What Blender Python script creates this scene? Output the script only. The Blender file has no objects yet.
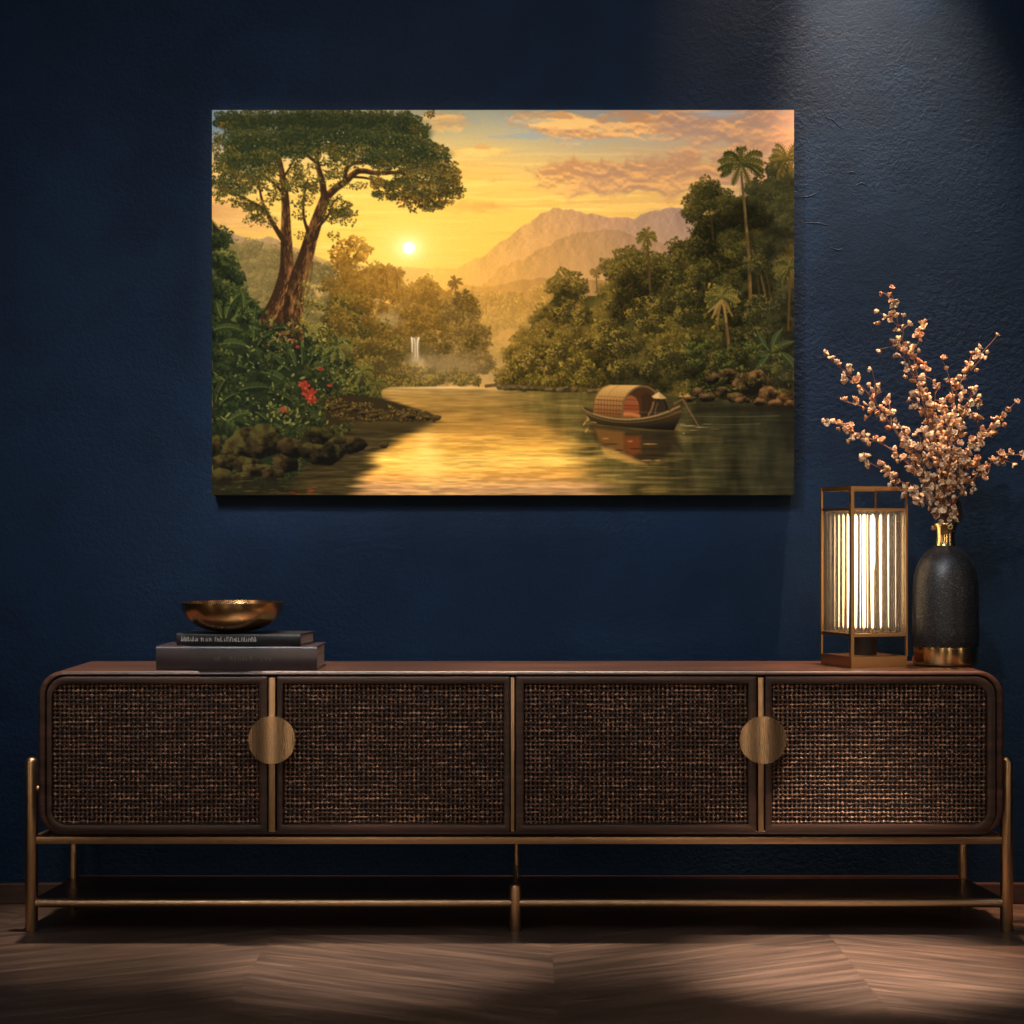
import bpy, bmesh, math, random
import numpy as np
from mathutils import Vector, Matrix

R = random.Random(7)
SC = bpy.context.scene
COL = SC.collection
PI = math.pi

# ---------------------------------------------------------------- measures of the room (metres)
F = 1945.0            # focal length in units of a 1024 wide frame
CAM_Y, CAM_Z = -4.4, 0.8436
HORIZON = 530.0
def pt(px, py, y):
    d = y - CAM_Y
    return ((px - 512.0) * d / F, y, CAM_Z - (py - HORIZON) * d / F)

# ---------------------------------------------------------------- object helpers
def tag(o, label=None, cat=None, group=None, kind=None):
    if label: o['label'] = label
    if cat: o['category'] = cat
    if group: o['group'] = group
    if kind: o['kind'] = kind
    return o
def empty(name, loc=(0, 0, 0), rz=0.0):
    o = bpy.data.objects.new(name, None); COL.objects.link(o)
    o.empty_display_size = .05
    o.location = loc; o.rotation_euler = (0, 0, rz)
    return o
def obj(name, bm, mat, parent=None, smooth=None, loc=None):
    bmesh.ops.recalc_face_normals(bm, faces=bm.faces)
    me = bpy.data.meshes.new(name); bm.to_mesh(me); bm.free()
    if smooth is not None:
        me.polygons.foreach_set('use_smooth', [True] * len(me.polygons))
        if smooth < 3: me.set_sharp_from_angle(angle=smooth)
    me.materials.append(mat)
    o = bpy.data.objects.new(name, me); COL.objects.link(o)
    if parent: o.parent = parent
    if loc: o.location = loc
    return o
def add_box(bm, x0, x1, y0, y1, z0, z1, bevel=0.0, mat=None):
    vs = [bm.verts.new((x, y, z)) for x in (x0, x1) for y in (y0, y1) for z in (z0, z1)]
    fs = [(0, 1, 3, 2), (4, 6, 7, 5), (0, 4, 5, 1), (2, 3, 7, 6), (0, 2, 6, 4), (1, 5, 7, 3)]
    faces = [bm.faces.new([vs[i] for i in f]) for f in fs]
    if bevel:
        es = list({e for f in faces for e in f.edges})
        r = bmesh.ops.bevel(bm, geom=es, offset=bevel, segments=2, profile=.6, affect='EDGES')
        vs = list({v for f in r['faces'] for v in f.verts} | {v for v in vs if v.is_valid})
    if mat is not None:
        bmesh.ops.transform(bm, matrix=mat, verts=[v for v in vs if v.is_valid])
    return vs
def add_tube(bm, pts, rad, seg=12, caps=True, up=None):
    P = [Vector(p) for p in pts]; n = len(P)
    rr = rad if isinstance(rad, (list, tuple)) else [rad] * n
    rings = []; prev = None
    for i in range(n):
        t = (P[min(i + 1, n - 1)] - P[max(i - 1, 0)])
        t = t.normalized() if t.length > 1e-9 else Vector((0, 0, 1))
        if prev is None:
            a = Vector((0, 0, 1)) if abs(t.z) < .9 else Vector((1, 0, 0))
            u = t.cross(a).normalized()
        else:
            u = (prev - t * prev.dot(t)).normalized()
        prev = u; v = t.cross(u)
        rings.append([bm.verts.new(P[i] + (u * math.cos(2 * PI * k / seg) + v * math.sin(2 * PI * k / seg)) * rr[i]) for k in range(seg)])
    for i in range(n - 1):
        for k in range(seg):
            bm.faces.new((rings[i][k], rings[i][(k + 1) % seg], rings[i + 1][(k + 1) % seg], rings[i + 1][k]))
    if caps:
        bm.faces.new(rings[0][::-1]); bm.faces.new(rings[-1])
def add_lathe(bm, prof, seg=64, c=(0, 0, 0)):
    rings = []
    for r, z in prof:
        if r < 1e-6: rings.append([bm.verts.new((c[0], c[1], c[2] + z))])
        else: rings.append([bm.verts.new((c[0] + r * math.cos(2 * PI * k / seg), c[1] + r * math.sin(2 * PI * k / seg), c[2] + z)) for k in range(seg)])
    for a, b in zip(rings, rings[1:]):
        for k in range(seg):
            k2 = (k + 1) % seg
            if len(a) == 1 and len(b) == 1: continue
            if len(a) == 1: bm.faces.new((a[0], b[k2], b[k]))
            elif len(b) == 1: bm.faces.new((a[k], a[k2], b[0]))
            else: bm.faces.new((a[k], a[k2], b[k2], b[k]))
def rrect(x0, x1, z0, z1, rads, seg=8):
    """rounded rectangle outline, corners ordered bl, br, tr, tl"""
    out = []
    cs = [(x0, z0, 1, 1, PI), (x1, z0, -1, 1, 1.5 * PI), (x1, z1, -1, -1, 0), (x0, z1, 1, -1, .5 * PI)]
    for (cx, cz, sx, sz, a0), r in zip(cs, rads):
        r = max(r, 1e-5)
        for k in range(seg + 1):
            a = a0 + .5 * PI * k / seg
            out.append((cx + sx * r + math.cos(a) * r, cz + sz * r + math.sin(a) * r))
    return out
def loft(bm, loops, close=True, cap_first=False, cap_last=False):
    L = [[bm.verts.new(p) for p in lp] for lp in loops]
    for a, b in zip(L, L[1:]):
        n = len(a)
        for k in range(n):
            bm.faces.new((a[k], a[(k + 1) % n], b[(k + 1) % n], b[k]))
    if cap_first: bm.faces.new(L[0][::-1])
    if cap_last: bm.faces.new(L[-1])
    return L
def catmull(pts, n=6):
    P = [Vector(p) for p in pts]; P = [P[0] * 2 - P[1]] + P + [P[-1] * 2 - P[-2]]
    out = []
    for i in range(1, len(P) - 2):
        for k in range(n):
            t = k / n
            out.append(.5 * ((2 * P[i]) + (P[i + 1] - P[i - 1]) * t + (2 * P[i - 1] - 5 * P[i] + 4 * P[i + 1] - P[i + 2]) * t * t + (3 * P[i] - P[i - 1] - 3 * P[i + 1] + P[i + 2]) * t ** 3))
    out.append(P[-2]); return out

# ---------------------------------------------------------------- material helpers
def lin(c):
    return tuple((v / 255 / 12.92) if v / 255 <= .04045 else ((v / 255 + .055) / 1.055) ** 2.4 for v in c)
class NT:
    def __init__(self, name):
        self.m = bpy.data.materials.new(name); self.m.use_nodes = True
        self.t = self.m.node_tree; self.t.nodes.clear()
        self.out = self.n('ShaderNodeOutputMaterial')
    def n(self, kind, **kw):
        nd = self.t.nodes.new(kind)
        for k, v in kw.items(): setattr(nd, k, v)
        return nd
    def l(self, a, b): self.t.links.new(a, b)
    def bsdf(self, **kw):
        b = self.n('ShaderNodeBsdfPrincipled')
        for k, v in kw.items():
            s = b.inputs[k.replace('_', ' ')]
            s.default_value = (*v, 1) if isinstance(v, tuple) and len(v) == 3 else v
        self.l(b.outputs[0], self.out.inputs['Surface']); return b
    def coord(self, scale=(1, 1, 1), out='Object', rot=(0, 0, 0)):
        c = self.n('ShaderNodeTexCoord'); mp = self.n('ShaderNodeMapping')
        mp.inputs['Scale'].default_value = scale; mp.inputs['Rotation'].default_value = rot
        self.l(c.outputs[out], mp.inputs[0]); return mp.outputs[0]
    def noise(self, vec, scale, detail=4, rough=.55, dist=0.):
        n = self.n('ShaderNodeTexNoise'); self.l(vec, n.inputs['Vector'])
        n.inputs['Scale'].default_value = scale; n.inputs['Detail'].default_value = detail
        n.inputs['Roughness'].default_value = rough; n.inputs['Distortion'].default_value = dist
        return n.outputs['Fac']
    def ramp(self, fac, stops):
        r = self.n('ShaderNodeValToRGB'); e = r.color_ramp.elements
        while len(e) < len(stops): e.new(.5)
        for k, (p, c) in enumerate(stops):
            e[k].position = p; e[k].color = (*c, 1) if len(c) == 3 else c
        self.l(fac, r.inputs[0]); return r.outputs[0]
    def math(self, op, a, b=None):
        m = self.n('ShaderNodeMath', operation=op)
        for s, v in ((m.inputs[0], a), (m.inputs[1], b)):
            if v is None: continue
            if isinstance(v, (int, float)): s.default_value = v
            else: self.l(v, s)
        return m.outputs[0]
    def mixc(self, fac, a, b, mode='MIX'):
        m = self.n('ShaderNodeMix', data_type='RGBA', blend_type=mode)
        for s, v in ((m.inputs[0], fac), (m.inputs[6], a), (m.inputs[7], b)):
            if isinstance(v, (int, float)): s.default_value = v
            elif isinstance(v, tuple): s.default_value = (*v, 1)
            else: self.l(v, s)
        return m.outputs[2]
    def bump(self, h, strength, dist, normal=None):
        b = self.n('ShaderNodeBump'); b.inputs['Strength'].default_value = strength; b.inputs['Distance'].default_value = dist
        self.l(h, b.inputs['Height'])
        if normal is not None: self.l(normal, b.inputs['Normal'])
        return b.outputs[0]

def mat_wall():
    T = NT('navy_plaster'); b = T.bsdf(Roughness=.56)
    b.inputs['Specular IOR Level'].default_value = .15
    v = T.coord()
    big = T.noise(v, 1.6, 5, .6); mid = T.noise(v, 9, 5, .6, .4)
    f = T.math('ADD', T.math('MULTIPLY', big, .65), T.math('MULTIPLY', mid, .35))
    c = T.ramp(f, [(.34, WALL_A), (.5, WALL_B), (.68, WALL_C)])
    T.l(c, b.inputs['Base Color'])
    lumps = T.noise(v, 84, 5, .62, .4); grain = T.noise(v, 210, 3, .6)
    trowel = T.noise(T.coord((1, 1, 2.2)), 7, 4, .5, 1.2)
    mask = T.ramp(T.noise(v, 2.2, 3, .5), [(.38, (.25, .25, .25)), (.62, (1, 1, 1))])
    h = T.math('ADD', T.math('MULTIPLY', T.math('MULTIPLY', lumps, mask), .9), T.math('MULTIPLY', grain, .16))
    h = T.math('ADD', h, T.math('MULTIPLY', trowel, .25))
    T.l(T.bump(h, .42, .009), b.inputs['Normal'])
    return T.m
def mat_floor():
    T = NT('walnut_parquet'); b = T.bsdf(Roughness=.42)
    u = T.n('ShaderNodeUVMap'); a = T.n('ShaderNodeAttribute', attribute_name='plank')
    mp = T.n('ShaderNodeMapping'); mp.inputs['Scale'].default_value = (1.3, 20, 1); T.l(u.outputs[0], mp.inputs[0])
    g = T.noise(mp.outputs[0], 2.2, 7, .62, .8)
    mp2 = T.n('ShaderNodeMapping'); mp2.inputs['Scale'].default_value = (1.1, 5, 1); T.l(u.outputs[0], mp2.inputs[0])
    g2 = T.noise(mp2.outputs[0], 1.6, 4, .5, 1.4)
    f = T.math('ADD', T.math('MULTIPLY', g, .6), T.math('MULTIPLY', g2, .4))
    c = T.ramp(f, [(.33, lin((48, 38, 33))), (.5, lin((72, 56, 47))), (.68, lin((102, 80, 66)))])
    c = T.mixc(1., c, T.ramp(a.outputs['Fac'], [(0, (.88, .87, .86)), (1, (1.06, 1.05, 1.03))]), 'MULTIPLY')
    T.l(c, b.inputs['Base Color'])
    T.l(T.ramp(g, [(.3, (.36, .36, .36)), (.7, (.5, .5, .5))]), b.inputs['Roughness'])
    T.l(T.bump(g, .12, .003), b.inputs['Normal'])
    return T.m
def mat_wood(name, dark, mid, light, scale=(2.2, 40, 40), rough=.4, bump=.08):
    T = NT(name); b = T.bsdf(Roughness=rough)
    g = T.noise(T.coord(scale), 1.5, 7, .6, .6)
    T.l(T.ramp(g, [(.32, dark), (.5, mid), (.7, light)]), b.inputs['Base Color'])
    T.l(T.bump(g, bump, .002), b.inputs['Normal'])
    return T.m
def mat_metal(name, c, rough, brush=None, var=.06):
    T = NT(name); b = T.bsdf(Base_Color=c, Metallic=1., Roughness=rough)
    s = T.noise(T.coord(brush or (30, 30, 30)), 3, 4, .6)
    T.l(T.ramp(s, [(.3, (rough - var,) * 3), (.7, (rough + var,) * 3)]), b.inputs['Roughness'])
    T.l(T.ramp(s, [(.3, tuple(x * .93 for x in c)), (.7, c)]), b.inputs['Base Color'])
    if brush: b.inputs['Anisotropic'].default_value = .0; T.l(T.bump(s, .02, .0005), b.inputs['Normal'])
    return T.m
def mat_plain(name, c, rough=.5, var=.15, scale=40, metal=0., bump=0., spec=.5):
    T = NT(name); b = T.bsdf(Roughness=rough, Metallic=metal)
    b.inputs['Specular IOR Level'].default_value = spec
    s = T.noise(T.coord(), scale, 4, .6)
    T.l(T.ramp(s, [(.3, tuple(x * (1 - var) for x in c)), (.7, tuple(x * (1 + var) for x in c))]), b.inputs['Base Color'])
    if bump: T.l(T.bump(s, bump, .002), b.inputs['Normal'])
    return T.m
# ---------------------------------------------------------------- the painted picture
PX0, PX1, PY0, PY1 = 212.0, 794.0, 110.0, 495.0      # landscape units of the picture
PS = 2.0                                            # paint cells per unit
def paint_picture():
    W = int((PX1 - PX0) * PS); H = int((PY1 - PY0) * PS)
    rng = np.random.default_rng(11)
    XX = PX0 + (np.arange(W) + .5) / PS
    YY = PY0 + (np.arange(H) + .5) / PS
    X, Y = np.meshgrid(XX, YY)
    C = np.zeros((H, W, 3), np.float64)

    def noise(sx, sy, seed, octv=4):
        r = np.random.default_rng(seed)
        out = np.zeros((H, W)); amp = 1.0; tot = 0
        for o in range(octv):
            gw = int((PX1 - PX0) / sx) + 3; gh = int((PY1 - PY0) / sy) + 3
            g = r.random((gh, gw))
            u = (XX - PX0) / sx; v = (YY - PY0) / sy
            iu = u.astype(int); iv = v.astype(int)
            fu = u - iu; fv = v - iv
            fu = fu ** 3 * (fu * (fu * 6 - 15) + 10); fv = fv ** 3 * (fv * (fv * 6 - 15) + 10)
            a = g[iv][:, iu]; b = g[iv][:, iu + 1]; c = g[iv + 1][:, iu]; d = g[iv + 1][:, iu + 1]
            fu = fu[None, :]; fv = fv[:, None]
            out += amp * ((a * (1 - fu) + b * fu) * (1 - fv) + (c * (1 - fu) + d * fu) * fv)
            tot += amp; amp *= .55; sx /= 2; sy /= 2
        return out / tot

    def sstep(a, b, t):
        t = np.clip((t - a) / (b - a), 0, 1); return t * t * (3 - 2 * t)
    def col(*c): return np.array(c, float)
    def mix(m, c):
        C[:] = C * (1 - m[..., None]) + np.asarray(c, float) * m[..., None]
    def interp(xs, pts):
        p = np.array(pts, float); return np.interp(xs, p[:, 0], p[:, 1])
    def win(x0, x1, y0, y1):
        i0 = max(0, int((x0 - PX0) * PS)); i1 = min(W, int((x1 - PX0) * PS) + 2)
        j0 = max(0, int((y0 - PY0) * PS)); j1 = min(H, int((y1 - PY0) * PS) + 2)
        return (i0, i1, j0, j1) if i1 > i0 and j1 > j0 else None
    def dab(x, y, rx, ry, ang, c, a=1., k=2.5):
        R = max(rx, ry) + .6
        w = win(x - R, x + R, y - R, y + R)
        if not w: return
        i0, i1, j0, j1 = w
        dx = XX[i0:i1][None, :] - x; dy = YY[j0:j1][:, None] - y
        ca, sa = math.cos(ang), math.sin(ang)
        u = (dx * ca + dy * sa) / rx; v = (-dx * sa + dy * ca) / ry
        m = np.clip((1 - np.sqrt(u * u + v * v)) * k, 0, 1) * a
        s = C[j0:j1, i0:i1]
        s += (c - s) * m[..., None]
    def leaf(x0, y0, x1, y1, w, c, a=1.):
        L = math.hypot(x1 - x0, y1 - y0) + 1e-6
        dab((x0 + x1) / 2, (y0 + y1) / 2, L / 2 + .2, w, math.atan2(y1 - y0, x1 - x0), c, a, 3)
    def stroke(pts, w0, w1, c, a=1., lit=None, side=1, soft=1.2):
        P = np.array(pts, float)
        # smooth the polyline
        for _ in range(2):
            Q = [P[0]]
            for i in range(len(P) - 1):
                Q += [P[i] * .75 + P[i + 1] * .25, P[i] * .25 + P[i + 1] * .75]
            Q.append(P[-1]); P = np.array(Q)
        n = len(P); seg = np.hypot(*(P[1:] - P[:-1]).T); cum = np.r_[0, np.cumsum(seg)] / max(seg.sum(), 1e-6)
        for i in range(n - 1):
            wa = w0 + (w1 - w0) * cum[i]; wb = w0 + (w1 - w0) * cum[i + 1]
            R = max(wa, wb) + 1
            x0, y0 = P[i]; x1, y1 = P[i + 1]
            q = win(min(x0, x1) - R, max(x0, x1) + R, min(y0, y1) - R, max(y0, y1) + R)
            if not q: continue
            i0, i1, j0, j1 = q
            xx = XX[i0:i1][None, :]; yy = YY[j0:j1][:, None]
            dx, dy = x1 - x0, y1 - y0; L2 = dx * dx + dy * dy + 1e-9; L = math.sqrt(L2)
            t = np.clip(((xx - x0) * dx + (yy - y0) * dy) / L2, 0, 1)
            d = np.hypot(xx - x0 - t * dx, yy - y0 - t * dy); ww = wa + (wb - wa) * t
            m = np.clip((ww - d) / (soft * .5) + .5, 0, 1) * a
            cc = np.broadcast_to(np.asarray(c, float), m.shape + (3,))
            if lit is not None:
                sgn = ((xx - x0) * (-dy) + (yy - y0) * dx) / L / np.maximum(ww, .3) * side
                tex = TEX[j0:j1, i0:i1]
                k = np.clip(sgn * .8 + (tex - .5) * 2.2, 0, 1)[..., None]
                cc = cc * (1 - k) + np.asarray(lit, float) * k
            s = C[j0:j1, i0:i1]; s += (cc - s) * m[..., None]
    TEX = noise(3.2, 8, 77, 3)

    def poly(pts, c, a=1., soft=.7):
        P = np.array(pts, float)
        q = win(P[:, 0].min() - 1, P[:, 0].max() + 1, P[:, 1].min() - 1, P[:, 1].max() + 1)
        if not q: return
        i0, i1, j0, j1 = q
        xx = XX[i0:i1][None, :] + 0 * YY[j0:j1][:, None]; yy = YY[j0:j1][:, None] + 0 * xx
        ins = np.zeros(xx.shape, bool); dmin = np.full(xx.shape, 1e9)
        for k in range(len(P)):
            x0, y0 = P[k]; x1, y1 = P[(k + 1) % len(P)]
            cr = ((y0 > yy) != (y1 > yy)) & (xx < (x1 - x0) * (yy - y0) / (y1 - y0 + 1e-12) + x0)
            ins ^= cr
            dx, dy = x1 - x0, y1 - y0; t = np.clip(((xx - x0) * dx + (yy - y0) * dy) / (dx * dx + dy * dy + 1e-9), 0, 1)
            dmin = np.minimum(dmin, np.hypot(xx - x0 - t * dx, yy - y0 - t * dy))
        m = np.clip(np.where(ins, dmin, -dmin) / soft + .5, 0, 1) * a
        s = C[j0:j1, i0:i1]
        cc = c(xx, yy) if callable(c) else np.asarray(c, float)
        s += (cc - s) * m[..., None]

    def blob(cx, cy, rx, ry, n, sz, dark, mid, lit, ld=(-.6, -.8), a=.9, under=0., gap=0.):
        th = rng.random(n) * 2 * math.pi; rr = np.sqrt(rng.random(n)) * (1 + .16 * np.sin(th * 5 + rng.random() * 6))
        ox = np.cos(th) * rr; oy = np.sin(th) * rr
        t = ox * ld[0] + oy * ld[1] + rng.normal(0, .42, n)
        o = np.argsort(t + rng.normal(0, .35, n))
        dark, mid, lit = col(*dark), col(*mid), col(*lit)
        if under: 
            for _ in range(5):
                dab(cx + rng.normal(0, rx * .25), cy + ry * .12 + rng.normal(0, ry * .22), rx * .8, ry * .75, 0, dark * .5 + mid * .5, under, 1.6)
        for i in o:
            v = t[i]
            if rng.random() < gap: continue
            if v < -.1: c = dark + (mid - dark) * max(0, (v + .9) / .8)
            else: c = mid + (lit - mid) * min(1, max(0, (v + .1) / 1.1)) ** 1.3
            c = c * (1 + rng.normal(0, .08))
            s = sz * (.6 + .8 * rng.random())
            dab(cx + ox[i] * rx, cy + oy[i] * ry, s * 1.25, s * .62, rng.random() * 3.14, c, a)

    def inside(px, py, P):
        ins = False
        for k in range(len(P)):
            x0, y0 = P[k]; x1, y1 = P[(k + 1) % len(P)]
            if (y0 > py) != (y1 > py) and px < (x1 - x0) * (py - y0) / (y1 - y0) + x0: ins = not ins
        return ins
    def forest(P, n, r0, r1, cf, dens=1.1, sz=1.6, ld=(-.6, -.8), seed=0, a=.9):
        r = np.random.default_rng(seed)
        xs = [p[0] for p in P]; ys = [p[1] for p in P]; B = []
        while len(B) < n:
            x = r.uniform(min(xs), max(xs)); y = r.uniform(min(ys), max(ys))
            if inside(x, y, P): B.append((x, y, r.uniform(r0, r1)))
        B.sort(key=lambda b: b[1] + r.normal(0, 6))
        for x, y, rad in B:
            d, m_, l = cf(x, y, r)
            blob(x, y, rad * 1.15, rad * .9, int(rad * rad * dens / (sz * sz) * 1.9) + 6, sz, d, m_, l, ld, a, under=.45)
    def lerp(a, b, t): return tuple(a[i] + (b[i] - a[i]) * t for i in range(3))
    def palm(x, y, R, nf, dark, lit, trunk=None, tw=1., droop=.5, a=1., wid=.16):
        if trunk is not None: stroke([(x, y)] + trunk[0], tw, tw * 1.25, trunk[1], a, lit=trunk[2] if len(trunk) > 2 else None, side=-1)
        for k in range(nf):
            th = math.pi * (-1.08 + 1.16 * (k + .5 * rng.random()) / max(1, nf - 1)) + (0 if k % 2 else .12)
            if k >= nf - 2 and droop > .3: th = [math.pi * .3, math.pi * .7][k - nf + 2]
            L = R * (.8 + .3 * rng.random()); px, py = x, y
            dx, dy = math.cos(th), math.sin(th); c = dark if rng.random() < .5 else lerp(dark, lit, .5)
            N = 9
            for s in range(N):
                dy += droop * .20; q = math.hypot(dx, dy)
                nx, ny = px + dx / q * L / N, py + dy / q * L / N
                lw = R * wid * math.sin(math.pi * min(1, .22 + .74 * s / N)) * 1.5
                stroke([(px, py), (nx, ny)], R * .045, R * .04, c, a)
                for sg in (-1, 1):
                    ex, ey = nx + (-dy * sg * .8 + dx * .7) / q * lw, ny + (dx * sg * .8 + dy * .7) / q * lw + lw * .25
                    cc = lit if (sg * dx < 0 or rng.random() < .3) else c
                    leaf(nx, ny, ex, ey, max(.34, R * .026), col(*cc) * (1 + rng.normal(0, .07)), a)
                px, py = nx, ny
    def rock(cx, cy, rx, ry, dark, lit, moss=None, seed=0):
        n = 10; r = np.random.default_rng(seed)
        jr = 1 + r.normal(0, .13, n)
        pts = [(cx + math.cos(2 * math.pi * k / n) * rx * jr[k], cy + math.sin(2 * math.pi * k / n) * ry * jr[k]) for k in range(n)]
        def f(xx, yy):
            u = (xx - cx) / rx; v = (yy - cy) / ry
            i0 = int(round((xx[0, 0] - PX0) * PS - .5)); j0 = int(round((yy[0, 0] - PY0) * PS - .5))
            tx = TEX2[j0:j0 + xx.shape[0], i0:i0 + xx.shape[1]]
            t = np.clip(.36 - .60 * v - .22 * u + (tx - .5) * 1.5, 0, 1)[..., None]
            o = np.asarray(dark, float) * (1 - t) + np.asarray(lit, float) * t
            if moss is not None:
                k = np.clip((-v - .1 + (tx - .5) * 2) * .8, 0, .7)[..., None]
                o = o * (1 - k) + np.asarray(moss, float) * k * (.6 + t * .6) + o * 0
            return o
        poly(pts, f, 1., 1.0)
    TEX2 = noise(6, 5, 88, 5)
    def fern(x, y, L, ang, w, c, lit, bend=.5, a=1.):
        # one broad arching leaf with a pale rib
        pts = [(x, y)]; th = ang; N = 7
        for s in range(N):
            px, py = pts[-1]; pts.append((px + math.cos(th) * L / N, py + math.sin(th) * L / N)); th += bend / N * (1 if math.cos(ang) > 0 else -1)
        P = np.array(pts); T = np.gradient(P, axis=0); T /= np.hypot(T[:, 0], T[:, 1])[:, None]; Nn = np.c_[-T[:, 1], T[:, 0]]
        pr = np.sin(np.linspace(.12, math.pi, N + 1))[:, None] * w
        up = -1 if Nn[2, 1] > 0 else 1
        poly(np.r_[P + Nn * pr, (P - Nn * pr)[::-1]], c, a)
        poly(np.r_[P + up * Nn * pr * .95, P[::-1]], lit, a * .38)
        for s in range(1, N):
            for sg in (-1, 1):
                e = P[s] + Nn[s] * pr[s] * sg * .9 + T[s] * w * .5
                leaf(*P[s], *e, .3, col(*c) * .72, .6 * a)
        stroke(pts, .4, .25, lerp(lit, (170, 160, 90), .3), a * .5)

    # ---- sky
    top = interp(XX, [(212, 0), (794, 0)])
    sun = np.hypot((X - 409) * .82, (Y - 248))
    rows = [(110, (136, 152, 160)), (135, (160, 160, 148)), (160, (205, 176, 122)), (185, (235, 190, 105)), (215, (244, 196, 92)), (250, (246, 190, 78)), (290, (232, 168, 72)), (330, (205, 150, 72))]
    for k in range(3):
        C[..., k] = np.interp(Y, [r[0] for r in rows], [r[1][k] for r in rows])
    mix(sstep(520, 800, X) * .62, (186, 146, 112))
    mix(sstep(330, 212, X) * sstep(150, 250, Y) * .75, (214, 160, 98))
    mix(np.exp(-(sun / 135) ** 2) * .85, (250, 200, 86))
    st = noise(60, 3.2, 5, 3)
    mix(sstep(.5, .75, st) * .38 * sstep(130, 190, Y), (255, 222, 128))
    mix(sstep(.55, .8, noise(48, 4, 6, 3)) * .30 * sstep(120, 180, Y), (226, 160, 76))
    # clouds: soft banks with bright upper rims
    n1 = .62 * noise(60, 24, 21, 3) + .38 * (1 - np.abs(2 * noise(34, 17, 22, 5) - 1) * 1.5); n1b = np.roll(n1, int(3.5 * PS), axis=0)
    def bank(cx, cy, rx, ry, body, rim, th=.02, amt=.9):
        d = 1 - np.hypot((X - cx) / rx, (Y - cy) / ry)
        f = d + (n1 - .55) * 1.9; fb = 1 - np.hypot((X - cx) / rx, (Y + 3.0 - cy) / ry) + (np.roll(n1, int(3.0 * PS), axis=0) - .55) * 1.9
        m = sstep(th, th + .5, f) * amt
        edge = np.clip((f - fb) * 2.6 + .30, 0, 1)
        c = np.asarray(body, float) * (1 - edge[..., None]) + np.asarray(rim, float) * edge[..., None]
        C[:] = C * (1 - m[..., None]) + c * m[..., None]
    bank(640, 124, 130, 20, (196, 142, 98), (240, 182, 108))
    bank(735, 130, 95, 34, (168, 138, 118), (214, 164, 112))
    bank(770, 180, 85, 42, (176, 138, 112), (206, 158, 108), amt=.8)
    bank(590, 176, 90, 19, (198, 142, 92), (242, 184, 104))
    bank(660, 176, 80, 26, (186, 140, 104), (226, 170, 104))
    bank(560, 120, 45, 8, (214, 160, 100), (244, 194, 116))
    bank(436, 117, 30, 6, (206, 160, 108), (244, 196, 116))
    bank(452, 126, 34, 9, (206, 164, 112), (240, 190, 112), amt=.7)
    bank(482, 150, 34, 8, (222, 166, 94), (246, 198, 108))
    bank(512, 182, 34, 6, (226, 166, 84), (248, 200, 104), amt=.75)
    bank(490, 210, 46, 10, (224, 160, 76), (246, 190, 92), amt=.65)
    bank(640, 205, 80, 6, (226, 168, 92), (246, 196, 104), amt=.6)
    bank(240, 215, 40, 16, (206, 152, 98), (222, 164, 100), amt=.6)
    mix(sstep(.56, .7, noise(40, 9, 31, 4)) * np.exp(-((Y - 131) / 13) ** 2) * sstep(400, 430, X) * sstep(640, 560, X) * .75, (152, 164, 164))
    mix(np.exp(-((X - 716) / 28) ** 2 - ((Y - 114) / 4) ** 2) * .8, (150, 168, 176))
    mix(np.exp(-((X - 218) / 14) ** 2 - ((Y - 128) / 22) ** 2) * .85, (118, 142, 160))
    # sun
    mix(np.exp(-(sun / 46) ** 2) * .6, (255, 214, 96))
    mix(np.exp(-(sun / 17) ** 2) * .7, (255, 228, 130))
    mix(np.exp(-(sun / 10) ** 2) * .6, (255, 240, 170))
    mix(sstep(8.2, 4.6, np.hypot(X - 409, Y - 248)), (255, 253, 222))

    # ---- far mountains
    rn = noise(22, 22, 41, 5)
    def mount(pts, c0, c1, x0, x1, base, hz, amt=1., rough=5, fade=40):
        e = interp(XX, pts)[None, :] + (noise(16, 400, 43 + len(pts), 4)[0:1] - .5) * rough
        m = sstep(e - .8, e + .8, Y) * amt
        t = np.clip((X - x0) / (x1 - x0), 0, 1)[..., None]
        c = np.asarray(c0, float) * (1 - t) + np.asarray(c1, float) * t
        dep = np.clip((Y - e) / fade, 0, 1)[..., None]
        sh = (np.clip((rn - np.roll(rn, int(2 * PS), axis=1)) * 7, -1, 1))[..., None]
        c = c * (1 + .09 * sh * (1 - dep * .4))
        c = c * (1 - dep * .6) + np.asarray(hz, float) * dep * .6
        C[:] = C * (1 - m[..., None]) + c * m[..., None]
    mount([(212, 229), (232, 232), (250, 240), (268, 236), (290, 246), (330, 262), (794, 300)], (168, 138, 104), (190, 150, 90), 212, 320, 0, (170, 140, 84))
    mount([(212, 400), (405, 290), (418, 275), (436, 268), (456, 270), (474, 261), (496, 247), (512, 236), (530, 221), (541, 211), (553, 207), (566, 208), (580, 211), (600, 217), (622, 217), (640, 221), (680, 235), (794, 260)], (240, 178, 80), (188, 142, 104), 430, 610, 0, (232, 172, 92), fade=62, rough=7)
    mount([(212, 500), (590, 252), (616, 234), (634, 219), (650, 212), (664, 209), (680, 208), (700, 215), (794, 230)], (196, 150, 106), (164, 132, 112), 590, 690, 0, (196, 152, 104), fade=55)
    mount([(212, 500), (440, 310), (478, 285), (510, 264), (545, 246), (572, 236), (596, 231), (620, 228), (650, 240), (700, 262), (794, 280)], (230, 164, 72), (168, 130, 94), 450, 640, 0, (214, 160, 88), fade=60, rough=11)
    mount([(212, 500), (430, 300), (456, 283), (484, 287), (520, 281), (560, 275), (590, 280), (640, 285), (794, 330)], (214, 148, 62), (164, 124, 72), 440, 600, 0, (206, 150, 74), fade=40)
    mix(np.exp(-(np.hypot((X - 420) * .8, Y - 270) / 60) ** 2) * .5, (250, 186, 76))

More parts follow.
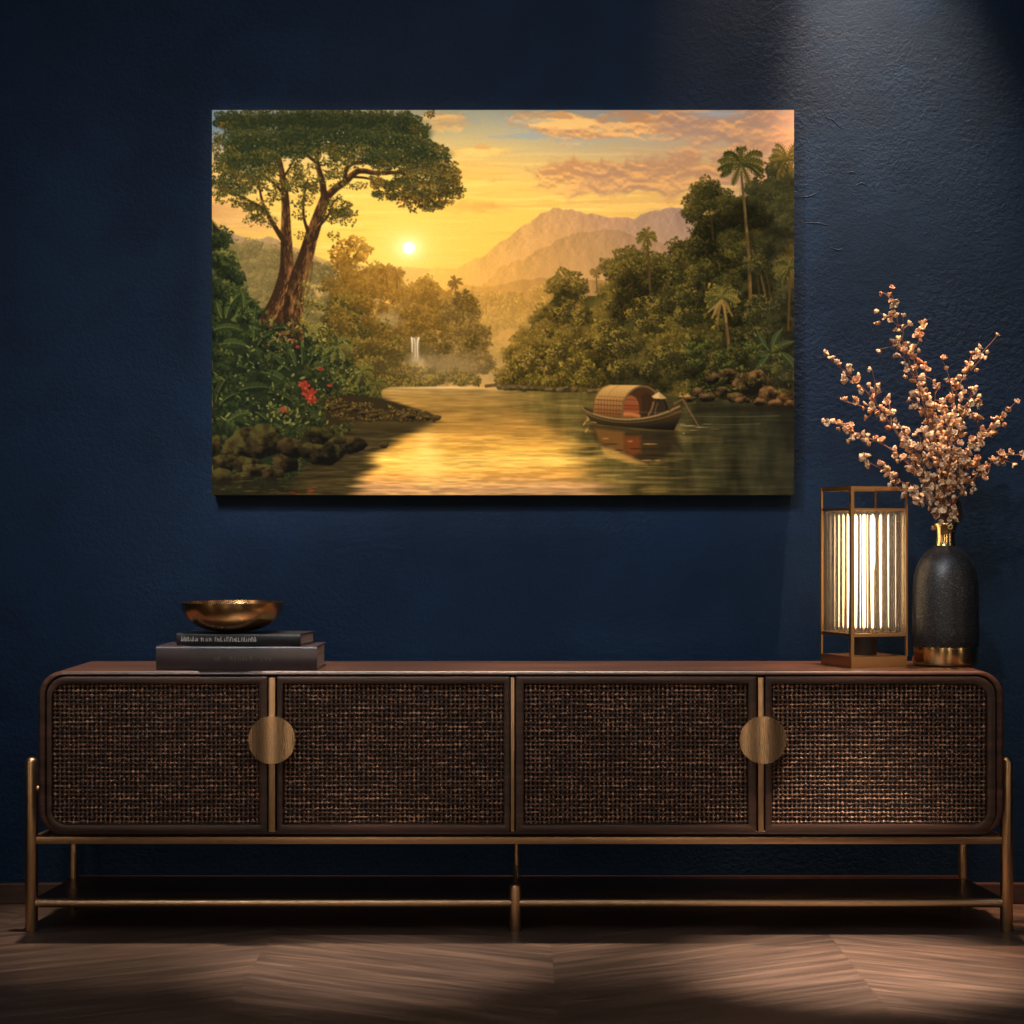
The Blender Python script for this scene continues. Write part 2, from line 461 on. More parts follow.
    # ---- misty middle forest
    def c_mist(x, y, r):
        t = min(1, max(0, (abs(x - 500)) / 70)); v = min(1, max(0, (y - 290) / 80))
        m = lerp((196, 142, 58), (158, 122, 60), v); m = lerp(m, (140, 110, 50), t * .5)
        return lerp(m, (110, 84, 40), .45), m, lerp(m, (220, 166, 80), .55)
    forest([(440, 300), (480, 292), (510, 296), (545, 290), (570, 300), (570, 386), (440, 386)], 110, 6, 12, c_mist, .8, 1.5, seed=3, a=.7)
    palm(512, 296, 6, 9, (166, 122, 56), (190, 140, 64), ([(512, 312)], (160, 118, 56)), .6)
    palm(486, 299, 6, 8, (176, 126, 54), (196, 144, 64), ([(486, 314)], (166, 120, 56)), .6)
    mix(np.exp(-((X - 505) / 55) ** 2 - ((Y - 352) / 46) ** 2) * .55, (194, 150, 76))
    mix(np.exp(-((X - 505) / 60) ** 2 - ((Y - 378) / 12) ** 2) * .55, (180, 146, 86))

    # ---- left middle forest, glowing at its top
    def c_left(x, y, r):
        g = math.exp(-(math.hypot(x - 409, y - 262) / 60) ** 2)
        v = min(1, max(0, (y - 265) / 95))
        m = lerp((122, 88, 32), (66, 58, 27), v)
        if x < 345: m = lerp(m, (82, 76, 40), min(1, (345 - x) / 50))
        m = lerp(m, (188, 124, 36), g * .55)
        return lerp(m, (48, 40, 19), .5), m, lerp(m, (176, 132, 48), .42)
    forest([(216, 244), (236, 246), (252, 240), (272, 242), (300, 252), (330, 262), (330, 330), (216, 330)], 90, 7, 13, lambda x, y, r: ((84, 76, 42), (112, 98, 54), (140, 118, 62)), .9, 1.3, seed=8, a=.7)
    mix(sstep(345, 230, X) * np.exp(-((Y - 270) / 40) ** 2) * .42, (150, 126, 78))
    for bx, by, br in [(345, 246, 11), (356, 243, 10), (365, 250, 8), (350, 255, 12), (338, 254, 9), (361, 257, 7)]:
        blob(bx, by, br, br * .66, 120, 1.3, (96, 70, 26), (140, 98, 34), (206, 146, 50), (.6, -.6))
    stroke([(352, 275), (351, 262), (347, 252)], 1.2, .7, (84, 60, 26)); stroke([(351, 262), (358, 252)], .8, .5, (84, 60, 26))
    forest([(332, 268), (355, 262), (376, 268), (402, 279), (424, 282), (436, 290), (446, 306), (452, 312), (452, 384), (332, 384)], 170, 6, 12, c_left, 1., 1.5, (.3, -.9), seed=9, a=.85)
    palm(386, 271, 8.5, 13, (112, 74, 22), (150, 98, 30), ([(387, 286)], (110, 74, 26)), .7)
    palm(397, 274, 8, 13, (112, 74, 22), (150, 98, 30), ([(397, 288)], (110, 74, 26)), .7)
    forest([(446, 300), (456, 298), (466, 302), (476, 320), (486, 345), (490, 372), (446, 376)], 70, 6, 10, lambda x, y, r: ((76, 60, 28), (102, 80, 36), (150, 116, 50)), 1., 1.2, (-.2, -.9), seed=10, a=.8)
    palm(455, 283, 7.5, 12, (110, 80, 32), (146, 106, 42), ([(456, 300)], (130, 94, 40)), .7)
    palm(463, 300, 11, 14, (76, 60, 28), (110, 84, 36), ([(463, 318)], (96, 74, 36)), .8, wid=.2)
    palm(446, 296, 9, 9, (146, 108, 42), (172, 128, 52), None, .7)
    # mist drifting up from the fall
    mist = np.exp(-(np.hypot((X - 382) / 24, (Y - 322 + (X - 382) * .35) / 9)) ** 2) * .75 * (.45 + noise(16, 9, 51, 3))
    mix(np.clip(mist, 0, 1), (186, 160, 112))
    mix(np.exp(-((X - 440) / 46) ** 2 - ((Y - 366) / 16) ** 2) * .55, (152, 128, 84))
    # waterfall
    poly([(409, 337), (421, 337), (420, 350), (421, 362), (412, 362), (411, 349)], (122, 100, 62), .5)
    poly([(411, 337.5), (419.5, 337.5), (418.6, 348), (419.5, 361), (412.5, 361), (411.8, 348)], (176, 156, 122), .55, 2)
    stroke([(411.8, 337.6), (412.3, 344), (412.2, 352)], .7, .3, (226, 214, 186), .85); stroke([(414, 338.2), (415.4, 343), (415.2, 357)], .5, .3, (214, 198, 164), .7)
    stroke([(418.8, 337.6), (417.4, 342), (417.8, 358)], .7, .3, (226, 212, 182), .8); stroke([(413.6, 344), (413.4, 360)], .4, .3, (104, 84, 52), .5)
    mix(np.exp(-((X - 417) / 9) ** 2 - ((Y - 362) / 5) ** 2) * .6, (190, 168, 124))
    # bank under the fall
    forest([(388, 372), (420, 364), (470, 372), (484, 386), (388, 386)], 46, 3, 6, lambda x, y, r: ((66, 56, 25), (98, 82, 34), (150, 122, 48)), 1.2, 1.1, seed=12)
    forest([(330, 300), (352, 296), (378, 322), (396, 345), (408, 372), (408, 388), (330, 388)], 90, 6, 11, lambda x, y, r: ((42, 40, 20), (74, 64, 28), (134, 108, 40)), 1.1, 1.3, (.4, -.8), seed=13)

    # ---- right forest
    Rtop = [(498, 384), (508, 368), (520, 345), (534, 322), (552, 300), (566, 288), (580, 296), (596, 296), (612, 282), (626, 270), (640, 268), (664, 268), (680, 262), (690, 238), (700, 215), (712, 215), (730, 205), (760, 190), (794, 172)]
    Rp = Rtop + [(794, 392), (498, 392)]
    poly(Rp, (74, 68, 32))
    def c_right(x, y, r):
        t = min(1, max(0, (x - 520) / 250)); v = min(1, max(0, (y - 200) / 190))
        m = lerp((98, 78, 32), (58, 56, 27), min(1, t * 1.25)); m = lerp(m, (46, 48, 24), v * .4 * t)
        if x > 740: m = lerp(m, (52, 58, 36), min(1, (x - 740) / 40))
        k = r.random()
        l = lerp((158, 124, 44), (112, 100, 42), t); l = lerp(m, l, .45 + .5 * k) if x < 745 else lerp(m, l, .25 * k + .12)
        return lerp(m, (26, 25, 13), .68), m, l
    for bx, by, br in [(566, 282, 16), (556, 288, 11), (578, 287, 11), (610, 268, 13), (628, 258, 15), (642, 260, 15), (657, 262, 13), (672, 262, 10), (620, 272, 14), (700, 200, 17), (716, 198, 16), (706, 188, 14), (728, 204, 14), (692, 214, 12), (762, 190, 18), (784, 180, 20), (745, 212, 18), (776, 168, 12), (770, 205, 24), (692, 250, 14), (676, 246, 10)]:
        d, m, l = c_right(bx, by, rng); blob(bx, by, br, br * .82, int(br * br * 1.5), 1.25, d, m, l, under=.5)
    forest(Rp, 380, 6, 14, c_right, .9, 1.3, seed=14)
    clump = noise(26, 22, 70, 3); mk = sstep(.0, 1., (Y - interp(XX, Rtop)[None, :] + 6) / 14) * sstep(498, 520, X)
    C[:] *= (1 - mk * np.clip((.54 - clump) * 2.2, 0, .36))[..., None]
    mix(mk * np.clip((clump - .56) * 2.2, 0, .30) * sstep(760, 640, X), (158, 122, 46))
    # trunks among the crowns
    for tr in [[(575, 318), (574, 300), (570, 288)], [(616, 296), (615, 282), (620, 272)], [(650, 300), (650, 280), (646, 266)], [(664, 296), (667, 276)], [(713, 240), (712, 222), (708, 208)], [(700, 330), (698, 310)], [(760, 300), (756, 270), (750, 240)], [(771, 300), (766, 272), (760, 255)]]:
        stroke(tr, .9, .5, (70, 54, 28), .75)
    stroke([(750, 300), (749, 262), (745, 215), (741, 172)], 1.7, 1.1, (92, 72, 40), 1, lit=(140, 106, 56), side=1)
    stroke([(766, 300), (760, 272), (752, 250)], 1.1, .8, (92, 72, 42), .8)
    palm(741, 165, 25, 19, (56, 60, 31), (112, 98, 44), None, 1, droop=.62, wid=.13)
    palm(787, 160, 19, 13, (64, 64, 33), (112, 98, 46), None, 1, droop=.5, wid=.2)
    palm(647, 237, 11.5, 15, (92, 80, 36), (138, 110, 46), ([(649, 262), (650, 290)], (84, 64, 34)), .8, droop=.6)
    palm(596, 272, 6.5, 10, (124, 96, 48), (150, 116, 54), ([(597, 290)], (110, 84, 44)), .6, droop=.6)
    # yellow lit outer crowns above the bank, dark hollows
    forest([(508, 372), (530, 352), (560, 345), (590, 352), (600, 385), (505, 386)], 60, 5, 9, lambda x, y, r: ((44, 39, 17), (80, 68, 26), (138, 112, 40)), 1.1, 1.2, seed=15)
    for _ in range(44):
        x = rng.uniform(560, 720); y = rng.uniform(285, 375)
        blob(x, y, 4.5, 3, 14, 1.1, (82, 72, 26), (118, 98, 34), (176, 142, 52), a=.8)
    # separate crowns standing out of the mass, lit from the sun side
    ks = []
    for _ in range(64):
        x = rng.uniform(520, 786); y0_ = float(np.interp(x, [r_[0] for r_ in Rtop], [r_[1] for r_ in Rtop]))
        y = rng.uniform(y0_ + 8, 374)
        if abs(x - 722) < 20 and 284 < y < 350: continue
        ks.append((y, x, rng.uniform(7, 13) * (.7 + .4 * (x - 520) / 266)))
    for y, x, r_ in sorted(ks):
        d, m, l = c_right(x, y, np.random.default_rng(int(x * 7)))
        t_ = (x - 520) / 266; l = lerp(lerp((182, 144, 56), (128, 112, 50), min(1, t_ * 1.2)), l, .3)
        blob(x, y, r_ * 1.15, r_ * .85, int(r_ * r_ * 1.25), 1.15, lerp(d, (22, 22, 12), .5), m, l, (-.75, -.6), a=.85, under=.6)
    for _ in range(26):
        x = rng.uniform(338, 474); y = rng.uniform(292, 366); r_ = rng.uniform(6, 10)
        if 402 < x < 428 and 328 < y < 366: continue
        d, m, l = c_left(x, y, np.random.default_rng(int(x * 5)))
        blob(x, y, r_ * 1.1, r_ * .85, int(r_ * r_ * 1.1), 1.1, lerp(d, (40, 32, 16), .3), m, lerp(l, (196, 146, 54), .35), (.3 if x < 409 else -.5, -.8), a=.75, under=.4)
    mix(np.exp(-((X - 440) / 46) ** 2 - ((Y - 368) / 14) ** 2) * .38, (148, 122, 80))
    palm(722, 298, 18, 17, (74, 72, 33), (142, 120, 54), ([(726, 320), (729, 352)], (104, 76, 44), (140, 100, 56)), 1.2, droop=.6, wid=.17)
    for k, (ex, ey) in enumerate([(712, 318), (717, 324), (726, 322), (732, 316), (708, 312)]):
        stroke([(722, 301), ((722 + ex) / 2, 306), (ex, ey)], 1.4, .9, [(150, 118, 60), (128, 98, 50)][k % 2], .85)
    palm(790, 268, 18, 13, (46, 52, 28), (96, 92, 44), ([(788, 330)], (70, 58, 34)), .9, droop=.7)
    for x0, y0, L, an, w_, bd in [(764, 352, 26, 3.35, 4, -.5), (768, 350, 24, 4.0, 4.5, -.5), (772, 350, 24, 4.9, 5, .6), (772, 352, 26, 5.6, 4.5, .6), (770, 354, 22, 2.8, 4, -.6), (774, 354, 24, .1, 4.5, .6), (768, 356, 22, 2.2, 4.5, -.3), (780, 352, 20, .7, 4.5, .3)]:
        fern(x0, y0, L, an, w_ * .8, (44, 58, 33), (88, 98, 54), bd)
    for _ in range(34):
        x = rng.uniform(690, 792); y = rng.uniform(345, 388)
        blob(x, y, 6, 4, 22, 1.4, (28, 32, 18), (58, 62, 28), (112, 112, 46), a=.85)
    mix(sstep(620, 794, X) * sstep(300, 395, Y) * sstep(396, 388, Y) * .2, (28, 30, 18))

    mix(np.exp(-(np.hypot((X - 440) / 120, (Y - 290) / 70)) ** 2) * .13, (232, 172, 78))
    mix(np.exp(-(sun / 30) ** 2) * .35, (255, 222, 120))
    mix(np.exp(-(sun / 11) ** 2) * .7, (255, 242, 176))
    mix(sstep(8., 4.4, np.hypot(X - 409, Y - 248)), (255, 254, 228))
    # ---- water
    wn = noise(44, 2.4, 61, 3); wf = noise(14, 1.3, 62, 2)
    shore = interp(XX, [(212, 500), (330, 440), (372, 392), (390, 387), (440, 387), (484, 389), (512, 390), (560, 392), (640, 394), (700, 398), (794, 404)])
    wm = sstep(-.5, .8, Y - shore[None, :])
    Wc = np.zeros_like(C)
    rows = [(386, (176, 138, 74)), (396, (156, 120, 58)), (412, (150, 112, 50)), (430, (182, 132, 56)), (448, (224, 164, 66)), (460, (238, 186, 84)), (474, (226, 160, 70)), (486, (196, 146, 90)), (495, (180, 136, 90))]
    for k in range(3): Wc[..., k] = np.interp(Y, [r[0] for r in rows], [r[1][k] for r in rows])
    # forest mirrored on the right
    ed = interp(YY, [(386, 500), (400, 506), (415, 520), (435, 548), (455, 566), (475, 574), (495, 590)])[:, None] + (noise(80, 5, 63, 3) - .5) * 56
    mR = sstep(-14, 40, X - ed)
    tR = np.clip((X - 540) / 230, 0, 1)[..., None]
    rc = np.array((106, 88, 40.)) * (1 - tR) + np.array((40, 41, 27.)) * tR
    vR = noise(18, 40, 64, 4)[..., None]; rc = rc * (.55 + .9 * vR)
    Wc = Wc * (1 - mR[..., None]) + rc * mR[..., None]
    gold = sstep(.46, .70, wn) * mR * sstep(396, 440, Y) * sstep(770, 560, X)
    Wc += (np.array((176, 136, 62.)) - Wc) * (gold * .5)[..., None]
    # left shore mirrored
    el = interp(YY, [(386, 372), (405, 395), (420, 440), (428, 420), (440, 400), (455, 376), (475, 364), (495, 356)])[:, None] + (noise(80, 4, 65, 3) - .5) * 30
    mL = sstep(12, -12, X - el)
    Wc = Wc * (1 - mL[..., None]) + (np.array((62, 52, 28.)) * (.6 + .8 * noise(26, 3, 66, 3))[..., None]) * mL[..., None]
    Wc *= (1 + (wn - .5) * .34 + (wf - .5) * .26)[..., None]
    g = np.exp(-((X - 427) / (9 + (Y - 400) * .10)) ** 2) * sstep(420, 446, Y) * sstep(496, 470, Y)
    Wc += (np.array((255, 206, 108.)) - Wc) * (g * .62 * (.4 + wn))[..., None]
    g2 = np.exp(-((X - 455) / 75) ** 2) * sstep(428, 450, Y) * sstep(.5, .66, wf) * .35
    Wc += (np.array((250, 198, 104.)) - Wc) * g2[..., None]
    C[:] = C * (1 - wm[..., None]) + Wc * wm[..., None]
    mix(np.exp(-((X - 440) / 42) ** 2 - ((Y - 387.5) / 1.2) ** 2) * .8, (226, 190, 124))
    stroke([(486, 386), (500, 384.5), (530, 387), (580, 389), (640, 391)], 1.6, 1.2, (92, 72, 38), .8)
    for k in range(26):
        x = rng.uniform(490, 660); rock(x, 388 + (x - 490) * .02 + rng.normal(0, .7), rng.uniform(2, 5.5), rng.uniform(1.4, 2.8), (58, 48, 28), (130, 102, 58), seed=k)
    # rocks on the right bank
    for k, (x, y, rx, ry) in enumerate([(712, 378, 9, 7), (736, 382, 11, 9), (728, 376, 12, 8), (748, 384, 15, 13), (756, 379, 12, 10), (699, 392, 7, 5), (706, 397, 9, 5), (722, 392, 8, 6), (734, 397, 8, 5), (742, 400, 8, 4), (768, 395, 10, 9), (760, 402, 8, 4), (786, 397, 9, 9), (776, 404, 8, 4), (790, 404, 6, 4), (690, 399, 6, 3)]):
        rock(x, y, rx, ry, (26, 22, 14), (122, 92, 52), seed=40 + k)
    for _ in range(90):
        x = rng.uniform(692, 794); y = rng.uniform(372, 406); th = rng.normal(-.5, .5); L = rng.uniform(2, 6)
        leaf(x, y, x + math.cos(th) * L, y + math.sin(th) * L, .4, col(*[(24, 20, 13), (36, 30, 18), (132, 104, 60)][rng.integers(0, 3)]), .7)
    for _ in range(16):
        x = rng.uniform(692, 794); blob(x, rng.uniform(370, 392), 5, 2.6, 20, 1.1, (24, 28, 15), (52, 52, 24), (108, 100, 42), a=.9)
    mix(sstep(680, 700, X) * np.exp(-((Y - 409) / 4) ** 2) * .6, (30, 28, 16))

    # ---- left foreground bank
    Lp = [(212, 220), (222, 232), (230, 262), (244, 290), (262, 312), (300, 326), (330, 345), (352, 368), (372, 388), (378, 402), (360, 412), (340, 430), (330, 446), (300, 470), (280, 484), (212, 495)]
    poly(Lp, (38, 42, 24), 1., 3)
    def c_fore(x, y, r):
        k = r.random(); u = min(1, max(0, (x - 250) / 110))
        m = lerp((36, 44, 24), (54, 54, 25), u)
        l = lerp((68, 78, 38), (118, 106, 44), u * .8 + .2 * k)
        return (22, 26, 15), m, lerp(m, l, .4 + .6 * k)
    forest([(212, 226), (224, 240), (232, 262), (240, 290), (212, 300)], 40, 6, 11, lambda x, y, r: ((36, 42, 24), (66, 70, 36), (118, 112, 54)), 1., 1.6, (.5, -.8), seed=17)
    forest(Lp, 210, 6, 11, c_fore, 1.0, 1.7, (.45, -.85), seed=16)
    # ---- the great tree
    DK, LT = (58, 40, 24), (138, 92, 50)
    stroke([(286, 230), (287, 252), (287, 272), (280, 298), (270, 318)], 5.2, 9, DK, 1, LT, -1)
    stroke([(313, 230), (307, 254), (298, 280), (290, 305), (284, 324)], 6.2, 11, DK, 1, LT, -1)
    stroke([(302, 268), (299, 300), (298, 324), (300, 346)], 5, 4.5, DK, 1, LT, -1)
    stroke([(288, 290), (276, 308), (262, 320)], 6, 3, DK, 1, (96, 66, 36), -1)
    stroke([(290, 300), (288, 322), (291, 340)], 5, 4, (46, 34, 20), 1, LT, -1)
    stroke([(286, 232), (286, 204), (284, 183), (280, 163), (277, 150), (272, 134)], 5, 1.6, DK, 1, LT, -1)
    stroke([(282, 238), (272, 222), (265, 209), (255, 204), (244, 198), (233, 193)], 2.6, .8, DK)
    stroke([(265, 209), (262, 200), (260, 190), (257, 178)], 1.5, .6, DK)
    stroke([(282, 192), (275, 184), (268, 179), (258, 172)], 1.5, .6, DK); stroke([(283, 178), (289, 170), (294, 160)], 1.4, .6, DK)
    stroke([(312, 236), (319, 215), (326, 197)], 6.4, 5, DK, 1, LT, -1)
    stroke([(325, 199), (337, 187), (347, 181), (352, 175), (360, 170), (378, 174), (399, 172), (411, 177), (424, 186)], 4, .9, DK, 1, (120, 80, 44), -1)
    stroke([(345, 181), (346, 168), (354, 163), (367, 162), (377, 156), (392, 150)], 2.2, .8, DK)
    stroke([(325, 200), (322, 179), (316, 161), (319, 148), (321, 132)], 3.6, 1.4, DK, 1, (110, 76, 42), -1)
    stroke([(316, 162), (304, 153), (292, 148), (284, 144)], 1.7, .7, DK); stroke([(319, 150), (334, 148), (348, 150)], 1.1, .5, DK)
    stroke([(320, 225), (329, 216), (332, 204), (338, 198)], 1.6, .7, DK)
    stroke([(308, 232), (303, 215), (304, 195), (308, 179)], 1.6, .6, DK)
    stroke([(352, 177), (368, 178), (384, 184), (400, 190), (410, 198)], 1.2, .5, DK); stroke([(399, 173), (412, 168), (428, 166), (440, 172)], 1.2, .5, DK)
    cd, cm, cl = (28, 36, 22), (48, 55, 30), (98, 90, 42)
    crown = [(228, 120, 14, 9), (300, 146, 26, 9), (340, 150, 16, 8), (270, 152, 18, 9), (322, 128, 40, 12), (244, 152, 22, 11), (408, 134, 22, 13), (416, 156, 20, 10), (436, 172, 14, 8), (448, 174, 10, 8), (412, 194, 12, 6), (250, 122, 24, 12), (285, 119, 30, 11), (320, 118, 30, 10), (350, 121, 28, 12), (385, 122, 26, 12), (408, 122, 13, 9), (240, 140, 22, 12), (268, 140, 22, 11), (300, 136, 24, 10), (345, 136, 22, 10),
             (232, 160, 16, 10), (250, 168, 20, 12), (225, 182, 14, 8), (240, 190, 15, 7), (264, 158, 16, 9), (296, 152, 14, 8), (375, 140, 26, 14), (402, 146, 22, 13), (390, 158, 20, 10), (372, 156, 16, 8),
             (425, 148, 16, 8), (436, 155, 14, 8), (442, 166, 14, 7), (420, 166, 18, 11), (446, 182, 12, 6), (432, 184, 14, 8), (424, 196, 12, 7), (410, 184, 12, 7), (438, 206, 7, 4), (428, 208, 7, 4), (398, 182, 10, 5), (384, 184, 9, 4), (378, 194, 7, 4), (392, 196, 7, 4)]
    for bx, by, rx, ry in crown:
        lo = by > 160; out = min(1, max(0, (abs(bx - 320) - 70) / 60)) if lo else 0
        m = lerp(cm, (104, 80, 36), .5 * out) if bx > 330 else cm
        blob(bx, by, rx * 1.05, ry * 1.05, int(rx * ry * (2.6 if not lo else 1.9)), 1.12, cd, m, lerp(cl, (168, 130, 56), out), (.1, -.5) if not lo else (.1, .35), under=.55 if by < 150 else .22)
    thin = [(262, 205, 12, 5), (240, 202, 11, 4), (254, 220, 10, 5), (270, 222, 8, 5), (300, 178, 14, 8), (330, 160, 12, 6), (336, 172, 11, 6), (308, 200, 8, 6), (330, 210, 9, 5), (340, 215, 8, 5), (300, 214, 8, 5), (360, 186, 9, 4), (276, 196, 9, 5), (292, 186, 10, 6), (345, 205, 8, 4), (348, 222, 8, 4), (222, 200, 7, 4), (268, 184, 11, 7), (334, 236, 6, 4), (302, 236, 6, 4), (355, 150, 10, 6), (218, 140, 6, 8), (218, 166, 6, 6)]
    for bx, by, rx, ry in thin:
        blob(bx, by, rx * 1.1, ry * 1.15, int(rx * ry * 1.3), 1.05, (44, 42, 22), (82, 74, 33), (140, 116, 48), (.2, -.6))
    for bx, by in [(430, 114), (415, 128), (441, 150), (456, 172), (458, 186), (224, 126), (217, 148), (455, 178), (448, 194)]:
        blob(bx, by, 6, 4, 40, 1.0, (70, 60, 30), (96, 78, 34), (146, 112, 44))
    mix(np.exp(-((X - 330) / 95) ** 2 - ((Y - 124) / 13) ** 2) * .38, (40, 46, 30))
    # big leafy sprays that break the flat underside and the outline
    for bx, by, rx, ry in [(236, 176, 15, 9), (256, 182, 14, 8), (276, 170, 12, 9), (300, 168, 12, 8), (334, 146, 14, 8), (348, 158, 12, 7), (312, 188, 9, 8), (380, 166, 14, 8), (402, 176, 13, 9), (418, 190, 11, 9), (432, 200, 9, 8), (444, 192, 10, 8), (456, 190, 8, 6), (396, 188, 9, 6), (222, 190, 10, 7), (332, 216, 10, 7), (348, 212, 9, 6), (262, 214, 12, 6), (246, 206, 10, 6)]:
        for _ in range(7):
            x = bx + rng.normal(0, rx * .5); y = by + rng.normal(0, ry * .5)
            blob(x, y, 5.5, 3.6, 30, 1.0, (38, 40, 22), (66, 62, 29), (132, 106, 44), (.2, .3), a=.9)
    # ragged inner foliage, lit flecks and glimpses of sky
    for _ in range(70):
        x = rng.uniform(216, 352); y = rng.uniform(150, 206)
        if rng.random() < abs(y - 168) / 70: continue
        blob(x, y, 6, 3.6, 26, 1.0, (40, 40, 21), (76, 74, 32), (136, 114, 48), (.2, -.6))
    for _ in range(40):
        x = rng.uniform(366, 456); y = rng.uniform(168, 206)
        if y > 178 + (x - 366) * .36 + 6 or y < 150: continue
        blob(x, y, 5, 3.2, 24, 1.0, (56, 48, 24), (92, 76, 34), (162, 124, 50), (.2, .5))
    for _ in range(620):
        k = rng.integers(0, len(crown)); bx, by, rx, ry = crown[k]; th = rng.random() * 6.28; q = rng.random() ** .5
        x = bx + math.cos(th) * rx * q; y = by + math.sin(th) * ry * q
        w_ = .25 + .6 * max(0, min(1, (y - 120) / 50)) ; c = [(70, 70, 34), (86, 78, 36), (106, 88, 40), (52, 60, 32)][rng.integers(0, 4)]
        if rng.random() < w_: dab(x, y, 1.3, .7, rng.random() * 3.1, col(*c), .7)
    for _ in range(60):
        x = rng.uniform(222, 440); y = rng.uniform(132, 180)
        dab(x, y, rng.uniform(.6, 1.7), rng.uniform(.5, 1.2), rng.random() * 3, col(*[(206, 186, 118), (226, 186, 100), (178, 170, 140)][rng.integers(0, 3)]), .5)
    for _ in range(120):
        t_ = rng.random(); x = 372 + 88 * t_; y = 184 + 22 * math.sin(t_ * 3.0) - 8 * t_ + rng.normal(0, 3.2)
        for q in range(5):
            th = rng.uniform(.3, 2.6); L = rng.uniform(2, 5); leaf(x, y, x + math.cos(th) * L, y + math.sin(th) * L, .6, col(*[(60, 50, 24), (96, 74, 32), (140, 100, 40), (46, 46, 24)][rng.integers(0, 4)]), .85)
    for P_, wd in (([(286, 204), (287, 240), (287, 272), (280, 300), (270, 318)], 5), ([(326, 198), (313, 230), (304, 262), (292, 300), (288, 330)], 6), ([(302, 268), (299, 300), (299, 346)], 4.5)):
        P_ = np.array(P_, float)
        for _ in range(120):
            f = rng.random() * (len(P_) - 1.001); i = int(f); p = P_[i] + (P_[i + 1] - P_[i]) * (f - i); d = P_[i + 1] - P_[i]; d = d / np.hypot(*d)
            o = rng.uniform(-1, 1); w_ = wd * (.75 + .5 * f / len(P_)); x, y = p[0] + d[1] * o * w_, p[1] - d[0] * o * w_
            L = rng.uniform(3, 8); c = lerp((40, 28, 17), (166, 112, 60), min(1, max(0, .5 + .45 * o + rng.normal(0, .22))))
            leaf(x, y, x + d[0] * L + rng.normal(0, .5), y + d[1] * L, .55, col(*c), .8)
    # vines on the trunk
    for vx in (303, 306, 310): stroke([(vx + 3, 262), (vx + 1, 280), (vx - 4, 298)], .6, .5, (92, 70, 34), .8)
    for _ in range(24):
        x = rng.uniform(296, 322); y = rng.uniform(285, 345); blob(x, y, 4, 4, 12, 1.3, (46, 44, 20), (98, 86, 36), (172, 146, 66), (.4, -.7))
    for _ in range(14):
        x = rng.uniform(262, 292); y = rng.uniform(322, 352); blob(x, y, 4, 3, 12, 1.2, (60, 50, 26), (112, 88, 46), (176, 140, 84), (.4, -.7))

    # ---- ferns and broad leaves
    G1, G2, G3 = (28, 37, 20), (45, 55, 28), (88, 92, 44)
    for a_ in [(226, 318, 30, 4.9, 4.5, .8), (232, 320, 30, 5.6, 4, .9), (236, 316, 26, 5.2, 3.6, .8), (222, 318, 20, 4.2, 4, -.6), (244, 312, 22, 4.7, 3.6, .2)]:
        fern(*a_[:5], G2, (104, 112, 46), a_[5])
    for a_ in [(214, 330, 30, 5.9, 4, 1.0), (218, 345, 32, 6.0, 5, .8), (254, 340, 34, 4.72, 4, .1), (258, 345, 26, 5.3, 4, .8), (270, 330, 22, 5.9, 3.5, .8), (216, 402, 28, 4.9, 4.5, .6), (220, 404, 24, 5.5, 4.5, .6), (240, 390, 32, 6.0, 5.5, .5), (262, 372, 30, .15, 5.5, .7), (268, 392, 30, .1, 5, .7), (256, 412, 24, .5, 5, .6), (230, 420, 24, 5.6, 5, .9), (296, 366, 24, 4.25, 4.5, -.3), (302, 364, 26, 4.7, 5, .1), (308, 366, 24, 5.2, 4.5, .4), (290, 370, 22, 3.7, 4, -.4), (312, 370, 22, 5.8, 3.6, .5), (322, 360, 24, 5.7, 3.2, .8)]:
        fern(*a_[:5], G1 if rng.random() < .5 else G2, G3, a_[5])
    palm(338, 346, 17, 12, (60, 62, 28), (130, 120, 56), ([(337, 372)], (66, 54, 30)), .8, droop=.7, wid=.13)
    palm(362, 372, 14, 11, (62, 62, 28), (128, 114, 48), ([(362, 388)], (60, 50, 28)), .8, droop=.6)
    palm(376, 384, 12, 10, (60, 58, 26), (116, 104, 44), None, .8, droop=.6)
    palm(318, 330, 12, 9, (70, 70, 30), (150, 132, 60), None, .7, droop=.8)
    for _ in range(46):
        x = rng.uniform(214, 366); y = rng.uniform(300, 430)
        if inside(x, y, Lp): blob(x, y, 8, 6, 26, 1.3, (20, 24, 13), (44, 50, 25), (108, 106, 48), (.5, -.8), a=.9)
    for _ in range(260):
        x = rng.uniform(214, 372); y = rng.uniform(296, 428)
        if not inside(x, y, Lp): continue
        th = rng.uniform(3.4, 6.0); L = rng.uniform(3.5, 8); c = [G1, G2, G3, (124, 124, 62), (34, 42, 24)][rng.integers(0, 5)]
        leaf(x, y, x + math.cos(th) * L, y + math.sin(th) * L, rng.uniform(.8, 1.5), col(*c), .95)
    for _ in range(60):
        x = rng.uniform(236, 352); y = rng.uniform(340, 420); dab(x, y, 1.4, 1., rng.random() * 3, col(136, 134, 84), .85)
    # red flowers
    for fx, fy, R in [(309, 394, 11), (305, 384, 8), (285, 409, 7), (321, 369, 4), (298, 347, 3), (312, 400, 7), (330, 385, 3)]:
        for k in range(int(9 + R)):
            th = rng.random() * 6.28; L = R * rng.uniform(.4, 1)
            c = [(150, 58, 36), (176, 78, 50), (110, 40, 26), (134, 50, 32)][k % 4]
            if R == 7 and fy == 409: c = lerp(c, (110, 62, 42), .5)
            leaf(fx, fy, fx + math.cos(th) * L, fy + math.sin(th) * L * .75, R * .16 + .4, col(*c))
        dab(fx, fy, 1.2, 1, 0, col(120, 34, 26))
    # shore stones and the mossy spit
    poly([(322, 398), (352, 394), (380, 398), (404, 405), (428, 412), (441, 418), (420, 421), (384, 421), (352, 422), (326, 426)], (50, 40, 22), 1, 2.5)
